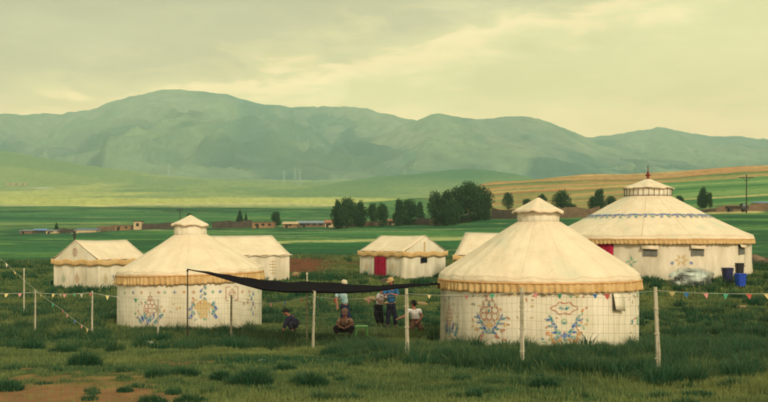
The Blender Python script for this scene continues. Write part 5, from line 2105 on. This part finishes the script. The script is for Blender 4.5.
A_, AO, AD, PL = M['adobe'], M['adobe_orange'], M['adobe_dark'], M['plaster']
house(20, 32, 233.5, 229.5, 335, A_, M['tin'], 'low grey roofed shed at the far left end of the hamlet', 'shed', wins=0)
house(33, 45, 232.5, 228.5, 345, AD, M['tin_blue'], 'long blue grey roofed house left of the tiny conifer', 'gable', wins=2)
house(46, 57, 233, 229.5, 332, PL, M['tin'], 'pale pink house right below the tiny conifer', 'shed', wins=1)
mud_wall(57, 76, 1.7, 335, AD, 'dark mud wall between the pale pink house and the grey shed')
house(76, 96, 234.5, 231.0, 330, PL, M['tin_blue'], 'long low shed with a shiny grey blue roof above the far left tent', 'shed', wins=0, door=False)
mud_wall(96, 114, 2.1, 338, A_, 'brown mud wall right of the shed with the shiny roof')
house(114, 131, 232.5, 228.0, 340, AO, A_, 'orange flat roofed mud house left of the tan tower house', 'flat', wins=2)
house(133.5, 141.5, 232.0, 223.8, 338, PL, M['adobe_dark'], 'tall narrow tan house with a dark window', 'flat', depth=3, wins=1, door=False)
mud_wall(142, 176, 1.9, 336, AD, 'long dark mud wall between the tan tower house and the left yurt cap')
mud_wall(212, 252, 2.6, 320, AD, 'long dark wall under the slim poplar', 322)
house(252, 274, 230.5, 225.0, 312, AO, A_, 'wide orange mud house left of the rounded tree', 'flat', wins=3)
house(283, 297, 228.8, 222.8, 310, AO, M['plaster'], 'bright orange house right of the rounded tree', 'gable', wins=1)
house(297, 325, 228.8, 222.6, 318, A_, M['tin'], 'long low house with a grey roof line', 'gable', wins=4)
house(325, 334, 228.8, 221.6, 306, PL, M['clay_tile'], 'small pale house touching the first clump of trees', 'gable', wins=1)
mud_wall(334, 392, 1.6, 300, A_, 'low mud wall behind the first clump of trees', 298)
house(388, 396, 226, 220, 298, PL, M['clay_tile'], 'small pale hut between the first and second clump of trees', 'gable', wins=1)
mud_wall(394, 432, 1.9, 300, AD, 'dark wall under the second clump of trees', 292)
mud_wall(430, 492, 1.9, 290, M['adobe'], 'reddish mud wall under the biggest clump of trees', 280)
house(452, 462, 224, 218, 286, PL, M['tin_blue'], 'pale house glimpsed between the trunks of the biggest clump', 'gable', wins=1)
house(468, 476, 223.5, 217.5, 284, A_, M['tin'], 'brown house glimpsed right of centre in the biggest clump', 'gable', wins=1)
mud_wall(492, 517, 2.9, 275, AD, 'high brown wall left of the cap of the right yurt', 272)
mud_wall(556, 600, 2.8, 262, A_, 'high stony wall right of the cap of the right yurt', 258)
house(583, 596, 217, 210.5, 272, AO, M['clay_tile'], 'house with an orange tile roof beside the large yurt', 'gable', wins=1)
house(488, 500, 213, 209.5, 300, PL, M['tin'], 'small pale roofed hut right of the biggest clump', 'gable', wins=0)
mud_wall(716, 768, 1.6, 245, A_, 'mud wall behind the parked dark truck', 243)
mud_wall(768, 840, 1.6, 243, AD, 'mud wall running out past the right edge', 240)
mud_wall(696, 716, 1.0, 250, AD, 'crumbling low wall at the foot of the solitary tree')
house(758, 785, 208.5, 201.5, 262, AO, M['tin_blue'], 'house with a bright blue roof at the right edge', 'shed', wins=2)

# small dark truck by the right wall
p = at(737, 236)
root = empty('parked_truck', (p.x, p.y, p.z + .45), R(4))
tag(root, 'small dark flatbed truck parked by the mud wall on the right', 'truck')
b = MB()
b.add([(1.0, -.8, .3), (2.5, -.8, .3), (2.5, -.8, .9), (2.15, -.75, 1.05), (1.85, -.7, 1.55), (1.0, -.7, 1.6), (1.0, .8, .3), (2.5, .8, .3), (2.5, .8, .9), (2.15, .75, 1.05), (1.85, .7, 1.55), (1.0, .7, 1.6)],
      [(0, 1, 2, 3, 4, 5), (11, 10, 9, 8, 7, 6), (1, 7, 8, 2), (2, 8, 9, 3), (3, 9, 10, 4), (4, 10, 11, 5), (5, 11, 6, 0), (0, 6, 7, 1)])
obj('cab', b, blackp, root)
b = MB()
b.box(-2.5, .95, -.85, .85, .35, .5)
b.box(-2.5, .95, -.85, -.80, .5, .95)
b.box(-2.5, .95, .80, .85, .5, .95)
b.box(-2.5, -2.45, -.8, .8, .5, .95)
obj('cargo_bed', b, M['dark_wood'], root)
b = MB()
b.box(1.12, 1.75, -.76, -.72, 1.05, 1.42)
obj('window', b, M['tin'], root)
for wx_ in (-1.7, 1.75):
    for wy_ in (-.8, .8):
        b = MB()
        b.tube([(wx_, wy_ - .1, 0), (wx_, wy_ + .1, 0)], .40, 16)
        obj('wheel', b, blackp, root)


# ------------------------------------------------------------------ power poles and pylons
def power_pole(px, D, top_py, label, arm=1.6):
    p = at(px, D)
    top = at(px, D, top_py)
    h = top.z - p.z
    root = empty('power_pole', p)
    tag(root, label, 'power pole')
    b = MB()
    b.tube([(0, 0, -.6), (0, 0, h)], [.16, .10], 8)
    obj('shaft', b, M['dark_wood'], root)
    b = MB()
    b.box(-arm, arm, -.06, .06, h - .75, h - .60)
    b.tube([(-arm * .6, 0, h - .66), (0, 0, h - 1.5)], .04, 5)
    b.tube([(arm * .6, 0, h - .66), (0, 0, h - 1.5)], .04, 5)
    obj('crossarm', b, M['dark_wood'], root)
    for sx in (-1, 0, 1):
        b = MB()
        zz_ = h if sx == 0 else h - .6
        b.lathe([(.04, 0), (.09, .05), (.05, .1), (.09, .16), (.04, .26), (.001, .27)], 10)
        b.v = [(v_[0] + sx * arm * .92, v_[1], v_[2] + zz_) for v_ in b.v]
        obj('insulator', b, M['stone'], root)


power_pole(746.5, 225, 174.5, 'tall dark power pole on the slope at right', 1.7)
power_pole(180, 333, 207.5, 'dark power pole behind the cap of the left yurt', 1.6)
power_pole(74.5, 180, 231, 'short dark pole behind the far left tent', .5)


def pylon(px, D, py0, py1, label):
    p = at(px, D)
    z0 = p.z - 5
    h = (py0 - py1) / 1000 * D
    b = MB()
    s = h * .11
    lv = [0, .25, .5, .72, .88, 1.0]
    ws = [1, .68, .42, .24, .18, .05]
    cn = lambda i, k: (s * ws[i] * (1 if k in (0, 1) else -1), s * ws[i] * (1 if k in (0, 3) else -1), lv[i] * h)
    rr = .30
    for i in range(5):
        for k in range(4):
            b.tube([cn(i, k), cn(i + 1, k)], rr, 4)
            b.tube([cn(i, k), cn(i + 1, (k + 1) % 4)], rr * .7, 4)
    for z, w in ((.74, .26), (.88, .20)):
        b.tube([(-h * w, 0, h * z), (h * w, 0, h * z)], rr, 4)
    o = obj('pylon', b, mat('pylon_steel', A(190, 196, 160)), None, False, (p.x, p.y, p.z))
    tag(o, label, 'pylon', 'pylons at the foot of the mountains')


pylon(169, 3000, 186, 172, 'pale pylon alone on the valley slope above the left yurt')
pylon(284, 3000, 184, 169, 'left and shortest of the three close pylons')
pylon(295, 3100, 182, 165, 'tall middle one of the three close pylons')
pylon(300, 3050, 184, 167, 'right one of the three close pylons')
pylon(46, 3100, 176, 166, 'faint pylon above the light road at the far left')

# far hamlet at the left foot of the mountains
for i, (px, w) in enumerate(((8, 3), (13, 5), (20, 4), (25, 3))):
    x0 = (px - 384) / 1000 * 2450
    z = G(x0, 2450)
    b = MB()
    b.box(-w * 1.2, w * 1.2, 0, 9, -4, 4)
    b.add([(-w * 1.3, -1, 4.02), (w * 1.3, -1, 4.02), (w * 1.3, 4.5, 6.4), (-w * 1.3, 4.5, 6.4), (-w * 1.3, 10, 4.02), (w * 1.3, 10, 4.02)], [(0, 1, 2, 3), (3, 2, 5, 4), (0, 3, 4), (1, 5, 2)])
    o = obj('distant_house', b, M['plaster'], None, False, (x0, 2450, z))
    tag(o, 'pale distant house, %s of four from the left edge' % ('first', 'second and widest', 'third', 'last')[i], 'house', 'distant houses under the spur')

# ------------------------------------------------------------------ haze: one closed box of thin air
b = MB()
b.box(-14000, 14000, -400, 7700, -30, 1000)
hz = obj('haze', b, [])if False else None
me = bpy.data.meshes.new('haze')
me.from_pydata(b.v, [], b.f)
hm = bpy.data.materials.new('haze_air')
hm.use_nodes = True
ht = hm.node_tree
ht.nodes.remove(ht.nodes['Principled BSDF'])
pv = ht.nodes.new('ShaderNodeVolumePrincipled')
pv.inputs['Density'].default_value = HAZE_D
pv.inputs['Color'].default_value = (0.58, 1.0, 1.0, 1)
pv.inputs['Anisotropy'].default_value = 0.0
ht.links.new(pv.outputs[0], ht.nodes['Material Output'].inputs['Volume'])
hm.cycles.homogeneous_volume = True if hasattr(hm.cycles, 'homogeneous_volume') else None
me.materials.append(hm)
o = bpy.data.objects.new('haze', me)
COL.objects.link(o)
o['kind'] = 'stuff'
